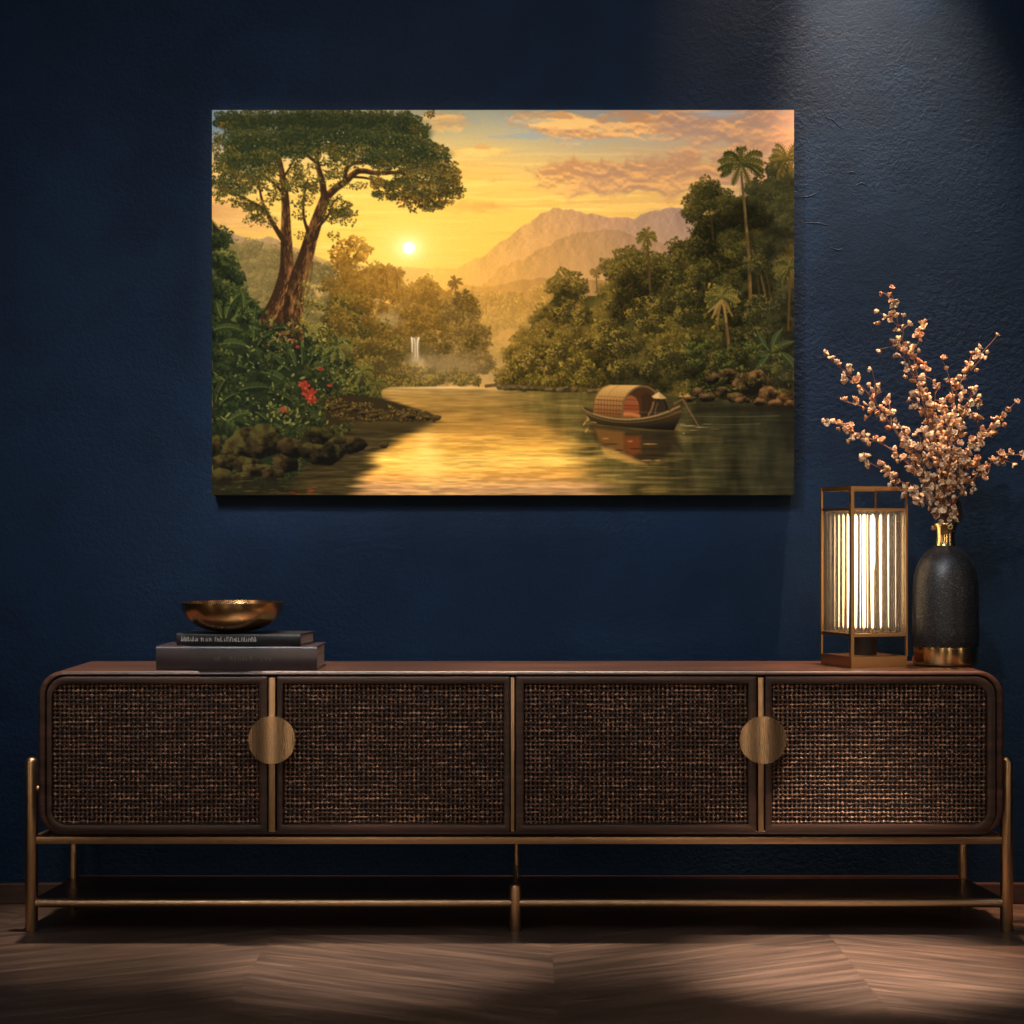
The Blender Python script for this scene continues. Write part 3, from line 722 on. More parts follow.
    for _ in range(150):
        x = rng.uniform(324, 434); t_ = (x - 324) / 110; y = rng.uniform(397 + 15 * t_, 421 - 1 * t_)
        blob(x, y, 4, 1.9, 9, 1.0, (34, 28, 15), (70, 56, 27), (132, 100, 46), (.3, -.8), a=.85)
    for k in range(16):
        x = rng.uniform(326, 434); y = 408 + (x - 330) * .10 + rng.normal(0, 2.6) * (1 - (x - 330) / 130)
        rock(x, y, rng.uniform(2.5, 6), rng.uniform(1.4, 2.6), (32, 25, 14), (104, 78, 40), (76, 66, 28), seed=100 + k)
    rock(436, 418, 6, 3, (38, 30, 18), (92, 68, 36), seed=8); mix(np.exp(-((X - 385) / 52) ** 2 - ((Y - 427) / 4) ** 2) * .6, (58, 44, 22))
    for k, (x, y, rx, ry, md) in enumerate([(248, 438, 16, 14, 1), (263, 443, 17, 20, 1), (236, 452, 12, 16, 1), (226, 462, 14, 9, 1), (246, 464, 15, 9, 1), (290, 448, 14, 10, 0), (322, 450, 25, 14, 1), (318, 436, 16, 9, 1), (354, 445, 15, 9, 0), (340, 440, 8, 5, 0), (384, 445, 5, 3, 0), (286, 464, 15, 10, 0), (258, 470, 16, 7, 1), (224, 478, 14, 9, 1), (242, 478, 10, 6, 1), (214, 445, 8, 12, 1), (272, 474, 12, 6, 0)]):
        rock(x, y, rx, ry, (20, 18, 11), (80, 64, 35), (66, 64, 28) if md else None, seed=200 + k)
    mix(sstep(470, 484, Y) * sstep(310, 285, X) * .7, (38, 35, 20))
    for k in range(40):
        x = rng.uniform(214, 340); y = rng.uniform(474, 494); dab(x, y, rng.uniform(3, 9), .7, rng.normal(0, .05), col(96, 82, 44) * rng.uniform(.5, 1.1), .6)
    for k in range(8): dab(312 + rng.normal(0, 8), 490 + rng.normal(0, 2), 4, .9, 0, col(132, 62, 38), .7)
    for _ in range(50):
        x = rng.uniform(270, 330); y = rng.uniform(405, 432); th = rng.uniform(3.6, 5.9); leaf(x, y, x + math.cos(th) * 6, y + math.sin(th) * 5, 1.1, col(*[(52, 58, 28), (84, 88, 40), (120, 112, 54)][rng.integers(0, 3)]))

    # ---- boat, its reflection and the boatman
    def B(x, y): return (570 + x / 7.314, 370 + y / 7.314)
    def BP(*p): return [B(*q) for q in p]
    # reflection
    poly(BP((150, 400), (770, 440), (820, 590), (760, 560), (690, 640), (560, 690), (440, 650), (300, 600), (190, 520)), (44, 34, 20), .75, 6)
    poly(BP((175, 420), (395, 450), (400, 600), (300, 570), (210, 520)), (132, 86, 38), .7, 4)
    poly(BP((390, 480), (515, 480), (520, 600), (450, 630), (400, 590)), (128, 62, 28), .7, 5)
    poly(BP((230, 560), (300, 570), (420, 620), (560, 690), (480, 690), (340, 650), (250, 620)), (206, 152, 70), .62, 4)
    for x, y, L in [(300, 640, 60), (420, 670, 90), (560, 660, 90), (600, 540, 80), (560, 540, 60), (330, 600, 60), (640, 660, 50), (260, 500, 50), (440, 520, 40)]:
        q = B(x, y); dab(q[0], q[1], L / 7.3 / 1.6, .8, 0, col(196, 148, 76), .6)
    for x, y, L in [(600, 620, 110), (300, 540, 110), (480, 575, 90), (700, 560, 90), (680, 480, 120), (360, 585, 60)]:
        q = B(x, y); dab(q[0], q[1], L / 7.3 / 1.6, .8, 0, col(40, 32, 18), .7)
    for x, y in [(105, 390), (120, 440), (130, 360)]:
        q = B(x, y); dab(q[0], q[1], 3.2, 1.2, -1.0, col(196, 146, 66), .7)
    # canopy interior and far rim
    poly(BP((385, 345), (385, 270), (400, 210), (440, 160), (500, 120), (560, 120), (610, 150), (640, 200), (655, 320), (640, 345)), (66, 44, 24))
    poly(BP((390, 345), (390, 230), (420, 190), (460, 180), (500, 210), (515, 260), (515, 345)), (136, 76, 40))
    poly(BP((395, 250), (515, 258), (515, 290), (395, 288)), (120, 60, 32), .7)
    for y in (215, 255, 285, 315): stroke(BP((395, y), (515, y + 6)), .35, .35, (94, 44, 24), .8)
    stroke(BP((513, 340), (512, 260), (495, 205), (455, 180)), .8, .7, (70, 44, 24))
    stroke(BP((395, 320), (440, 318), (505, 335)), 1.6, 1.4, (170, 104, 56), .9)
    poly(BP((520, 345), (530, 250), (520, 190), (560, 160), (600, 190), (630, 260), (640, 345)), (52, 36, 20), .8)
    # canopy roof
    def roofc(xx, yy):
        v = (yy - 385) / 32.0; t = np.clip(v, 0, 1)[..., None]
        w_ = (.5 + .5 * np.sin(xx * 3.1 + yy * .5))[..., None] * .10
        base = np.array((206, 160, 84.)) * (1 - t) + np.array((118, 72, 36.)) * t
        return base * (1 - w_)
    poly(BP((170, 335), (172, 230), (190, 180), (230, 125), (285, 108), (500, 110), (540, 115), (500, 118), (445, 150), (405, 200), (388, 260), (385, 345)), roofc)
    for x in range(205, 385, 22): stroke(BP((x, 335), (x + 2, 210)), .28, .28, (92, 52, 26), .6)
    for y in (215, 250, 285, 310): stroke(BP((172, y), (385, y + 12)), .4, .4, (86, 50, 26), .75)
    stroke(BP((210, 190), (400, 200)), .4, .4, (120, 80, 40), .7)
    for x in (250, 330): stroke(BP((x - 55, 190), (x - 20, 140), (x + 30, 112)), .35, .35, (150, 108, 54), .6)
    stroke(BP((383, 345), (384, 265), (402, 205), (440, 155), (500, 120), (560, 118), (610, 145), (632, 180)), .95, .8, (110, 80, 46))
    stroke(BP((172, 330), (172, 235), (190, 178), (232, 124), (285, 108)), .7, .6, (110, 76, 40))
    # boatman: dark jacket, straw hat
    poly(BP((560, 340), (600, 280), (620, 230), (650, 205), (690, 215), (715, 260), (720, 300), (700, 320), (640, 345)), (50, 40, 26))
    stroke(BP((610, 235), (598, 285), (572, 330)), .9, .7, (120, 88, 50)); stroke(BP((640, 240), (620, 300), (625, 330)), .6, .6, (92, 70, 40))
    stroke(BP((690, 225), (705, 265), (712, 290)), .8, .8, (36, 28, 18))
    poly(BP((596, 192), (648, 158), (704, 205), (660, 212), (610, 206)), (196, 160, 102)); poly(BP((648, 158), (704, 205), (655, 208)), (160, 124, 74), .7)
    dab(*B(650, 214), 2.4, .8, .1, col(40, 30, 18), .9)
    # hull
    poly(BP((92, 268), (110, 290), (170, 320), (260, 345), (385, 362), (520, 355), (640, 330), (720, 300), (790, 262), (812, 262), (824, 305), (795, 370), (760, 440), (620, 435), (400, 415), (250, 402), (160, 388), (120, 330)), lambda xx, yy: (np.array((88, 68, 36.)) * (1 - np.clip((yy - 412) / 16, 0, 1)[..., None]) + np.array((32, 26, 16.)) * np.clip((yy - 412) / 16, 0, 1)[..., None]) * (1 - .25 * np.clip((xx - 640) / 40, 0, 1)[..., None]))
    stroke(BP((92, 270), (112, 292), (170, 320), (260, 346), (385, 362), (520, 356), (640, 331), (720, 301), (800, 264)), .95, .95, (138, 108, 62))
    stroke(BP((112, 308), (165, 340), (260, 368), (385, 384), (520, 378), (640, 358), (740, 330), (812, 295)), .45, .45, (112, 86, 46), .8)
    stroke(BP((130, 335), (180, 362), (270, 388), (390, 402), (530, 400), (660, 385), (790, 345)), .4, .4, (54, 42, 24), .8)
    poly(BP((92, 268), (120, 275), (168, 285), (168, 318), (112, 292)), (70, 54, 30))
    dab(*B(130, 350), 3, 1.5, .9, col(150, 116, 64), .7); dab(*B(175, 382), 4, .9, .2, col(170, 130, 70), .7)
    # oar and wake
    stroke(BP((752, 250), (790, 230), (822, 212)), .9, .8, (104, 78, 46)); stroke(BP((822, 212), (880, 310), (948, 425)), .85, .6, (112, 80, 50))
    stroke(BP((726, 290), (752, 250)), 1.0, .8, (70, 52, 30))
    for x, y, L, a_ in [(860, 405, 150, .7), (960, 418, 130, .6), (900, 440, 90, .5), (820, 395, 60, .5), (1060, 430, 90, .4), (830, 462, 20, .8), (1000, 395, 80, .35)]:
        q = B(x, y); dab(q[0], q[1], L / 14.6, .55, .02, col(186, 164, 116), a_)
    for y_, x0_, x1_ in [(416, 690, 780), (424, 700, 760), (412, 640, 690)]:
        stroke([(x0_, y_), ((x0_ + x1_) / 2, y_ + .8), (x1_, y_ - .4)], .3, .3, (112, 104, 72), .6)
    # soften to brushwork
    for _ in range(1):
        Q = np.pad(C, ((1, 1), (1, 1), (0, 0)), mode='edge')
        Q = Q[:, :-2] * .25 + Q[:, 1:-1] * .5 + Q[:, 2:] * .25
        C[:] = Q[:-2] * .25 + Q[1:-1] * .5 + Q[2:] * .25
    lum = C.mean(-1, keepdims=True) / 255
    C[:] = C * (.89 + .26 * np.clip(lum, 0, .8)) * np.array((1.0, .975, .96)) + (1 - np.clip(lum * 4, 0, 1)) * np.array((0, 1, 5.))
    C[:] *= (1 + rng.normal(0, .016, (H, W)))[..., None]
    return np.clip(C, 0, 255) / 255.0
WALL_A, WALL_B, WALL_C = (.0010, .0080, .0225), (.0018, .0130, .0365), (.0032, .0190, .0520)
M = {}
M['wall'] = mat_wall()
M['floor'] = mat_floor()
M['walnut'] = mat_wood('dark_walnut', lin((40, 24, 18)), lin((66, 41, 30)), lin((96, 62, 45)))
M['door'] = mat_wood('door_walnut', lin((34, 21, 15)), lin((56, 35, 26)), lin((80, 52, 38)))
M['shelf'] = mat_wood('shelf_walnut', lin((30, 15, 11)), lin((44, 22, 16)), lin((58, 30, 21)), rough=.35)
M['inside'] = mat_plain('cabinet_dark', lin((20, 13, 10)), .8)
M['base'] = mat_wood('baseboard_wood', lin((38, 24, 19)), lin((56, 36, 28)), lin((72, 48, 37)))
M['brass'] = mat_metal('antique_brass', (.56, .36, .20), .34)
M['brushed'] = mat_metal('brushed_brass', (.64, .43, .25), .27, (420, 420, 3), .012)
M['bowl'] = mat_metal('aged_bronze', (.76, .46, .20), .24, (3, 3, 3), .02)
M['gold'] = mat_metal('polished_gold', (.90, .64, .30), .19, None, .02)
M['lampbrass'] = mat_metal('lamp_brass', (.58, .33, .14), .3, None, .02)

# cane: brown strands of uneven tone
def mat_cane():
    T = NT('dark_cane'); b = T.bsdf(Roughness=.36)
    v = T.coord()
    f = T.noise(v, 190, 2, .6); g = T.noise(T.coord((1, 1, 14)), 12, 3, .6)
    f = T.math('ADD', T.math('MULTIPLY', f, .6), T.math('MULTIPLY', g, .4))
    T.l(T.ramp(f, [(.34, lin((44, 29, 21))), (.52, lin((86, 60, 45))), (.66, lin((214, 162, 124)))]), b.inputs['Base Color'])
    return T.m
M['cane'] = mat_cane()

# ---------------------------------------------------------------- camera
cam = bpy.data.cameras.new('camera'); camo = bpy.data.objects.new('camera', cam); COL.objects.link(camo)
camo.location = (0, CAM_Y, CAM_Z); camo.rotation_euler = (PI / 2, 0, 0)
cam.sensor_width = 36; cam.lens = 36 * F / 1024; cam.shift_y = (HORIZON - 512) / 1024
cam.clip_start = .05
SC.camera = camo

# ---------------------------------------------------------------- setting
bm = bmesh.new(); add_box(bm, -4, 4, 0, .15, -.02, 3.3)
tag(obj('wall_back', bm, M['wall']), 'dark navy blue textured plaster wall', 'wall', kind='structure')
wall = bpy.data.objects['wall_back']
bm = bmesh.new()
for pl in ([(824, 113), (826, 117), (830, 119), (833, 120), (838, 125), (842, 128), (849, 127)], [(797, 197), (803, 197), (810, 196), (815, 194), (824, 191)], [(799, 222), (808, 223), (818, 223), (826, 225), (830, 226)], [(828, 246), (838, 250), (845, 247)], [(846, 173), (853, 172), (858, 175)], [(852, 188), (862, 183), (870, 190)]):
    c_ = catmull([pt(x, y, .0003) for x, y in pl], 4); k_ = len(c_)
    add_tube(bm, c_, [.0009 * math.sin(PI * (i + .6) / (k_ + .2)) + .0002 for i in range(k_)], 5)
obj('plaster_crack', bm, M['wall'], wall, 3.2)['kind'] = 'stuff'
bm = bmesh.new(); add_box(bm, -4, 4, -.016, -.0, 0, .047, .003)
tag(obj('baseboard_back', bm, M['base']), 'low dark wood baseboard along the navy wall', 'baseboard', kind='structure')

def floor():
    bm = bmesh.new(); uvl = bm.loops.layers.uv.new('UVMap'); pl = bm.faces.layers.float.new('plank')
    rr = random.Random(3); cw, h, g = .58, .17, .00015; th = math.radians(27); tn = math.tan(th); hv = h / math.cos(th)
    X0, X1, Y0, Y1 = -3.4, 3.4, -5.4, 0.0
    def clip(poly, lim, sg):
        out = []
        for i in range(len(poly)):
            a, b = poly[i], poly[(i + 1) % len(poly)]; da, db = (a[1] - lim) * sg, (b[1] - lim) * sg
            if da >= 0: out.append(a)
            if (da >= 0) != (db >= 0):
                t = da / (da - db); out.append(tuple(a[k] + (b[k] - a[k]) * t for k in range(4)))
        return out
    for c in range(-6, 6):
        xa, xb = .66 + c * cw, .66 + (c + 1) * cw; s = tn if c % 2 else -tn
        for r in range(-40, 6):
            y = r * hv; ou, ov = rr.random() * 50, rr.random() * 50; P = []
            for x, yy in ((xa + g, y + g), (xb - g, y + g + s * cw), (xb - g, y + hv - g + s * cw), (xa + g, y + hv - g)):
                P.append((x, yy, (x * math.cos(th) + yy * math.sin(th) * (1 if s > 0 else -1)) + ou, (-x * math.sin(th) * (1 if s > 0 else -1) + yy * math.cos(th)) + ov))
            P = clip(clip(P, Y0, 1), Y1, -1) if P else P
            if len(P) < 3: continue
            f = bm.faces.new([bm.verts.new((p[0], p[1], 0)) for p in P]); f[pl] = rr.random()
            for lp, p in zip(f.loops, P): lp[uvl].uv = (p[2], p[3])
    f = bm.faces.new([bm.verts.new(p) for p in ((X0, Y0, -.003), (X1, Y0, -.003), (X1, Y1, -.003), (X0, Y1, -.003))]); f[pl] = 0.
    return obj('floor', bm, M['floor'])
tag(floor(), 'dark walnut floor of long planks laid in a shallow chevron', 'floor', kind='structure')

# ---------------------------------------------------------------- picture on the wall
def painting():
    x0, y, z1 = pt(PX0, PY0, -.045); x1, _, z0 = pt(PX1, PY1, -.045)
    P = paint_picture(); H, W, _ = P.shape
    side = mat_plain('canvas_edge', lin((46, 42, 34)), .7, .2, 60)
    bm = bmesh.new(); add_box(bm, x0, x1, -.0448, 0, z0, z1)
    root = obj('landscape_painting', bm, side)
    tag(root, 'unframed canvas painting of a golden river sunset with a covered boat, on the navy wall', 'painting')
    gx = x0 + (np.arange(W) / (W - 1)) * (x1 - x0); gz = z1 - (np.arange(H) / (H - 1)) * (z1 - z0)
    co = np.zeros((H, W, 3), np.float32); co[..., 0] = gx[None]; co[..., 2] = gz[:, None]; co[..., 1] = -.045
    me = bpy.data.meshes.new('painted_canvas')
    idx = np.arange(H * W, dtype=np.int32).reshape(H, W)
    q = np.stack([idx[:-1, :-1], idx[1:, :-1], idx[1:, 1:], idx[:-1, 1:]], -1).reshape(-1, 4)
    nq = len(q)
    me.vertices.add(H * W); me.vertices.foreach_set('co', co.ravel())
    me.loops.add(nq * 4); me.loops.foreach_set('vertex_index', q.ravel().astype(np.int32))
    me.polygons.add(nq); me.polygons.foreach_set('loop_start', np.arange(0, nq * 4, 4, dtype=np.int32))
    me.update(calc_edges=True)
    at = me.color_attributes.new('paint', 'FLOAT_COLOR', 'POINT')
    L = np.where(P <= .04045, P / 12.92, ((P + .055) / 1.055) ** 2.4)
    rgba = np.ones((H * W, 4), np.float32); rgba[:, :3] = L.reshape(-1, 3)
    at.data.foreach_set('color', rgba.ravel())
    T = NT('oil_paint_on_canvas'); b = T.bsdf(Roughness=.9); b.inputs['Specular IOR Level'].default_value = .02
    a = T.n('ShaderNodeAttribute', attribute_name='paint'); T.l(a.outputs['Color'], b.inputs['Base Color'])
    weave = T.noise(T.coord(), 900, 2, .5); T.l(T.bump(weave, .05, .0006), b.inputs['Normal'])
    me.materials.append(T.m)
    o = bpy.data.objects.new('painted_canvas', me); COL.objects.link(o); o.parent = root
painting()

# ---------------------------------------------------------------- sideboard
FY = -.418            # front of the cabinet
LY = -.308            # plane of the front legs
BY = -.115            # back of the cabinet
def fx(px): return pt(px, 0, FY)[0]
def fz(py): return pt(0, py, FY)[2]
side = empty('sideboard', (0, 0, 0))
tag(side, 'long low dark walnut sideboard with four cane doors on a slim brass frame', 'sideboard')
TOP = fz(671)
X0, X1, ZB, ZT = fx(38), fx(1004), fz(835), TOP
def rl(x0, x1, z0, z1, r, y, ins=0.):
    return [(x, y, z) for x, z in rrect(x0 + ins, x1 - ins, z0 + ins, z1 - ins, [max(q - ins, .0004) for q in r])]
rd = .052; th = .0105
bm = bmesh.new()
rs = [rd] * 4; ri = [rd - th] * 4
ix0, ix1, iz0, iz1 = X0 + th + .004, X1 - th - .004, ZB + .008, ZT - .0085
loft(bm, [rl(ix0, ix1, iz0, iz1, ri, BY), rl(X0, X1, ZB, ZT, rs, BY), rl(X0, X1, ZB, ZT, rs, FY + .007), rl(X0, X1, ZB, ZT, rs, FY + .0034, .0009), rl(X0, X1, ZB, ZT, rs, FY + .0009, .0034), rl(X0, X1, ZB, ZT, rs, FY, .007),
          rl(ix0, ix1, iz0, iz1, ri, FY, -.002), rl(ix0, ix1, iz0, iz1, ri, FY + .002), rl(ix0, ix1, iz0, iz1, ri, BY)])
obj('body', bm, M['walnut'], side, .6)
bm = bmesh.new(); loft(bm, [rl(ix0, ix1, iz0, iz1, ri, BY + .012, -.001), rl(ix0, ix1, iz0, iz1, ri, BY + .002, -.001)], cap_first=True, cap_last=True)
obj('back_panel', bm, M['inside'], side)

def door(xa, xb, cxa, cxb, lr, rr_, lift=0.0):
    """frame from pixel xa..xb, cane opening cxa..cxb; lr / rr_ rounded outer corners"""
    x0, x1, z0, z1 = fx(xa), fx(xb), fz(832.6), fz(676.6)
    a0, a1, b0, b1 = fx(cxa), fx(cxb), fz(824.5), fz(684)
    q = .040; q2 = .030; e = .0015
    ro = [q if lr else e, q if rr_ else e, q if rr_ else e, q if lr else e]
    rn = [q2 if lr else .002, q2 if rr_ else .002, q2 if rr_ else .002, q2 if lr else .002]
    fy = FY - .0025 - lift; by = fy + .024
    bm = bmesh.new()
    def O(y, i): return rl(x0, x1, z0, z1, ro, y, i)
    def I(y, i): return rl(a0, a1, b0, b1, rn, y, -i)
    loft(bm, [O(by, 0), O(fy + .003, 0), O(fy + .0008, .0008), O(fy, .0028), I(fy, .0045), I(fy + .0010, .0012), I(fy + .004, 0), I(by, 0), O(by, 0)])
    bmesh.ops.remove_doubles(bm, verts=bm.verts, dist=1e-6)
    d = obj('door', bm, M['door'], side, .5)
    # woven cane
    rr = random.Random(int(xa) + 5)
    bm = bmesh.new()
    W_, H_ = a1 - a0, b1 - b0; nc, nr = round(W_ / .00935), round(H_ / .00930)
    pc, pr_ = W_ / nc, H_ / nr; yc = fy + .0088
    corner = q2 * .9
    def ok(x, z):
        for flag, cx in ((lr, a0 + corner), (rr_, a1 - corner)):
            if not flag: continue
            ox = (cx - x) if cx < (a0 + a1) / 2 else (x - cx)
            for cz, s in ((b0 + corner, 1), (b1 - corner, -1)):
                oz = (cz - z) * s
                if ox > 0 and oz > 0 and math.hypot(ox, oz) > corner + .002: return False
        return True
    NS = 6
    def strand(n, pitch, place, wd, front, jx):
        prev = None; jit = rr.gauss(0, jx)
        for k in range(n * NS + 1):
            s = k / NS * pitch; c = -math.cos(2 * PI * k / NS)      # +1 over each crossing, -1 between
            if front:
                if k % NS == 0: kn = rr.uniform(.8, 1.2); jk = jit + rr.gauss(0, .0004)
                h = (.0010 + .0024 * c) * kn; ww = wd * (.66 + .34 * c) * kn; j = jk
            else: h = -.0024 - .0006 * c; ww = wd; j = jit
            row = [place(s, j - ww / 2, yc - h + ww * .30), place(s, j - ww * .25, yc - h + ww * .03), place(s, j + ww * .25, yc - h + ww * .03), place(s, j + ww / 2, yc - h + ww * .30)]
            if not ok(row[1][0], row[1][2]): prev = None; continue
            cur = [bm.verts.new(p) for p in row]
            if prev:
                for q in range(3): bm.faces.new((prev[q], prev[q + 1], cur[q + 1], cur[q]))
            prev = cur
    for c in range(nc):
        xx = a0 + (c + .5) * pc
        strand(nr, pr_, lambda s, o, y, xx=xx: (xx + o, y, b0 + s), .0034, False, .0003)
    for r in range(nr):
        zz = b0 + (r + .5) * pr_
        strand(nc, pc, lambda s, o, y, zz=zz: (a0 + s, y, zz + o), .0067, True, .0004)
    obj('cane_panel', bm, M['cane'], d, 3.2)
    bm = bmesh.new(); loft(bm, [rl(a0, a1, b0, b1, rn, by - .004), rl(a0, a1, b0, b1, rn, by - .001)], cap_first=True, cap_last=True)
    obj('backing', bm, M['inside'], d)
    return d
d1 = door(46.5, 267.5, 52, 259, True, False)
d2 = door(277, 510, 283, 503.5, False, False)
d3 = door(515.5, 756.5, 524, 748, False, False)
d4 = door(765, 995.5, 772, 987, False, True)
# upright brass strips between the doors, and round pulls
for xa, xb, lift in ((269, 275.5, .007), (510.8, 514.4, .001), (757.8, 763.4, .007)):
    bm = bmesh.new(); add_box(bm, fx(xa), fx(xb), FY - lift, FY + .03, fz(831.5), fz(677.5), .0012)
    obj('brass_strip', bm, M['brass'], side, .6)
for cx, d in ((273, d1), (762, d4)):
    c = (fx(cx), fz(739)); FH = FY - .003; r = 23.6 * .0020473
    bm = bmesh.new(); n = 72
    def ring(rad, y): return [(c[0] + rad * math.cos(2 * PI * k / n), y, c[1] + rad * math.sin(2 * PI * k / n)) for k in range(n)]
    loft(bm, [ring(r * .985, FH - .006), ring(r, FH - .009), ring(r, FH - .0150)], cap_first=True)
    # gently bowed face, turned about the upright axis
    nx = 28; cols = []
    for i in range(nx + 1):
        u = -1 + 2 * i / nx; w_ = math.sqrt(max(0, 1 - u * u)) * r; y = FH - .0150 - .0075 * (1 - u * u)
        cols.append([bm.verts.new((c[0] + u * r, y, c[1] + v * w_)) for v in np.linspace(-1, 1, 13)])
    for p, q in zip(cols, cols[1:]):
        for k in range(12): bm.faces.new((p[k], p[k + 1], q[k + 1], q[k]))
        for k in (0, 12):
            a_, b_ = p[k].co, q[k].co
            bm.faces.new((p[k], q[k], bm.verts.new((b_.x, FH - .0150, b_.z)), bm.verts.new((a_.x, FH - .0150, a_.z))))
    bmesh.ops.remove_doubles(bm, verts=bm.verts, dist=1e-5)
    loft(bm, [ring(.012, FH + .001), ring(.012, FH - .0065)])
    h = obj('handle', bm, M['brushed'], d, .5); h['label'] = 'round brushed brass door pull'

# brass stand
def leg(px, r, ztop, y, name='leg'):
    x = pt(px, 0, y)[0]; bm = bmesh.new()
    add_tube(bm, [(x, y, 0), (x, y, .002), (x, y, ztop - r)] + [(x, y, ztop - r + r * math.sin(a) * .75) for a in (.4, .8, 1.15, 1.4)],
             [r * .94, r, r] + [r * math.cos(a) for a in (.4, .8, 1.15, 1.4)], 28)
    return obj(name, bm, M['brass'], side, .6), x
ztl = pt(0, 755.5, LY)[2]
_, lx = leg(31.5, .0132, ztl, LY); _, rx = leg(1006.5, .0132, ztl, LY)
_, cx_ = leg(515.2, .0130, pt(0, 881, LY)[2], LY)
BLY = -.062
_, blx = leg(73.5, .0095, ZB - .001, BLY); _, brx = leg(962.5, .0095, ZB - .001, BLY)
leg(516.5, .0065, ZB - .001, BLY)
def rail(a, b, r, name='rail'):
    bm = bmesh.new(); add_tube(bm, [a, b], r, 20); return obj(name, bm, M['brass'], side, .6)
zr = pt(0, 839.8, LY)[2]
bm = bmesh.new(); add_box(bm, lx + .006, rx - .006, LY - .007, LY + .007, zr - .0082, zr + .0078, .003); obj('rail', bm, M['brass'], side, .6)
zs = pt(0, 902.8, LY)[2]
rail((lx + .01, LY, zs), (rx - .01, LY, zs), .0098)
rail((blx, BLY, zr), (brx, BLY, zr), .007)
for x, xb in ((lx, blx), (rx, brx)):
    rail((x, LY, zr), (xb, BLY, zr), .007); rail((x, LY, zs), (xb, BLY, zs), .006)
    s = 1 if x < 0 else -1
    rail((x, LY, .30), (X0 + .004 if x < 0 else X1 - .004, LY, .30), .006, 'mounting_pin')
rail((cx_, LY, zs + .035), (cx_, BLY, zs + .035), .004)
bm = bmesh.new(); add_box(bm, lx + .05, rx - .05, LY + .004, BY - .004, zr + .0075, ZB + .0005); obj('base_board', bm, M['inside'], side)
bm = bmesh.new()
q = [(lx + .004, LY), (rx - .004, LY), (brx, -.03), (blx, -.03)]
loft(bm, [[(x, y, zs - .006) for x, y in q], [(x, y, zs + .0085) for x, y in q]], cap_first=True, cap_last=True)
obj('lower_shelf', bm, M['shelf'], side)

# ---------------------------------------------------------------- books and bowl
def book(cx, cy, rz, z, w, dp, h, name_label, cover, pages, square=.004, ct=.0028):
    root = empty('book', (cx, cy, z), rz)
    tag(root, name_label, 'book')
    bm = bmesh.new()
    # wrap-round cover: bottom board, spine with slightly rounded back, top board
    sec = [(dp, 0), (dp, ct), (.012, ct), (.006, ct + .002)] ; out = []
    prof = [(dp, 0), (.004, 0), (.0014, .0012), (0, .004), (-.0004, h / 2), (0, h - .004), (.0014, h - .0012), (.004, h), (dp, h), (dp, h - ct), (.008, h - ct), (.0042, h - ct - .002), (.0040, ct + .002), (.008, ct), (dp, ct)]
    loft(bm, [[(-w / 2, y, zz) for y, zz in prof], [(w / 2, y, zz) for y, zz in prof]], cap_first=True, cap_last=True)
    obj('cover', bm, cover, root, .45)
    bm = bmesh.new(); add_box(bm, -w / 2 + square, w / 2 - square, .0041, dp - square, ct + .0001, h - ct - .0001)
    obj('pages', bm, pages, root)
    return root
def mat_pages():
    T = NT('page_edges'); b = T.bsdf(Roughness=.8)
    g = T.noise(T.coord((1, 1, 500)), 3, 3, .6)
    T.l(T.ramp(g, [(.3, lin((140, 122, 112))), (.7, lin((206, 190, 178)))]), b.inputs['Base Color'])
    return T.m
pages = mat_pages()
cov1 = mat_plain('charcoal_plum_cover', lin((54, 44, 45)), .27, .12, 30, bump=.03)
cov2 = mat_plain('black_cover', lin((34, 33, 33)), .3, .15, 60, bump=.03)
S1 = .002057
b1h = (671 - 647) * S1
xa, xb = pt(155.5, 0, -.40)[0], pt(317, 0, -.40)[0]
b1 = book((xa + xb) / 2, -.398, -.03, TOP, xb - xa, .155, b1h, 'thick charcoal hardback, bottom book of the pair on the sideboard', cov1, pages)
xa2, xb2 = pt(174, 0, -.39)[0], pt(302, 0, -.39)[0]
b2h = (646.2 - 634) * S1
b2 = book((xa2 + xb2) / 2 - .001, -.381, -.14, TOP + b1h, xb2 - xa2, .130, b2h, 'thin black hardback with pale spine lettering, under the bronze bowl', cov2, pages)
# worn, unreadable lettering on the spines
def scribble(parent, runs, z0, hgt, mat, seed, yoff=-.0006):
    rr = random.Random(seed)
    for xs, xe, dens in runs:
        bm = bmesh.new(); x = xs
        while x < xe:
            w = hgt * rr.uniform(.35, .6); k = rr.random(); t = hgt * .15
            def bar(ax, az, bx, bz):
                L = math.hypot(bx - ax, bz - az); a = math.atan2(bz - az, bx - ax)
                m = Matrix.Translation((ax, yoff, az)) @ Matrix.Rotation(-a, 4, 'Y')
                add_box(bm, 0, L, -.0002, .0006, -t / 2, t / 2, mat=m)
            H = z0 + hgt * rr.uniform(.62, 1)
            bar(x, z0, x + hgt * rr.uniform(-.1, .15), H)
            if k < .6: bar(x, H - t, x + w * .7, H - t * rr.uniform(.4, 2.5))
            if k < .75: bar(x + w * .7, z0, x + w * rr.uniform(.5, .9), z0 + hgt * .65)
            if k > .5: bar(x, z0 + t * .5, x + w * .7, z0 + t * rr.uniform(0, 2))
            x += w * dens
        o = obj('spine_lettering', bm, mat, parent); o['label'] = 'small worn pale lettering'
ink = mat_plain('worn_silver_ink', lin((176, 168, 158)), .5, .4, 300)
ink2 = mat_plain('faded_brown_ink', lin((76, 62, 58)), .5, .3, 300)
wx = lambda px: (px - 238) * S1
scribble(b2, [(wx(179), wx(196), 1.15), (wx(200), wx(209), 1.6), (wx(214), wx(256), 1.2)], b2h * .34, b2h * .42, ink, 5)
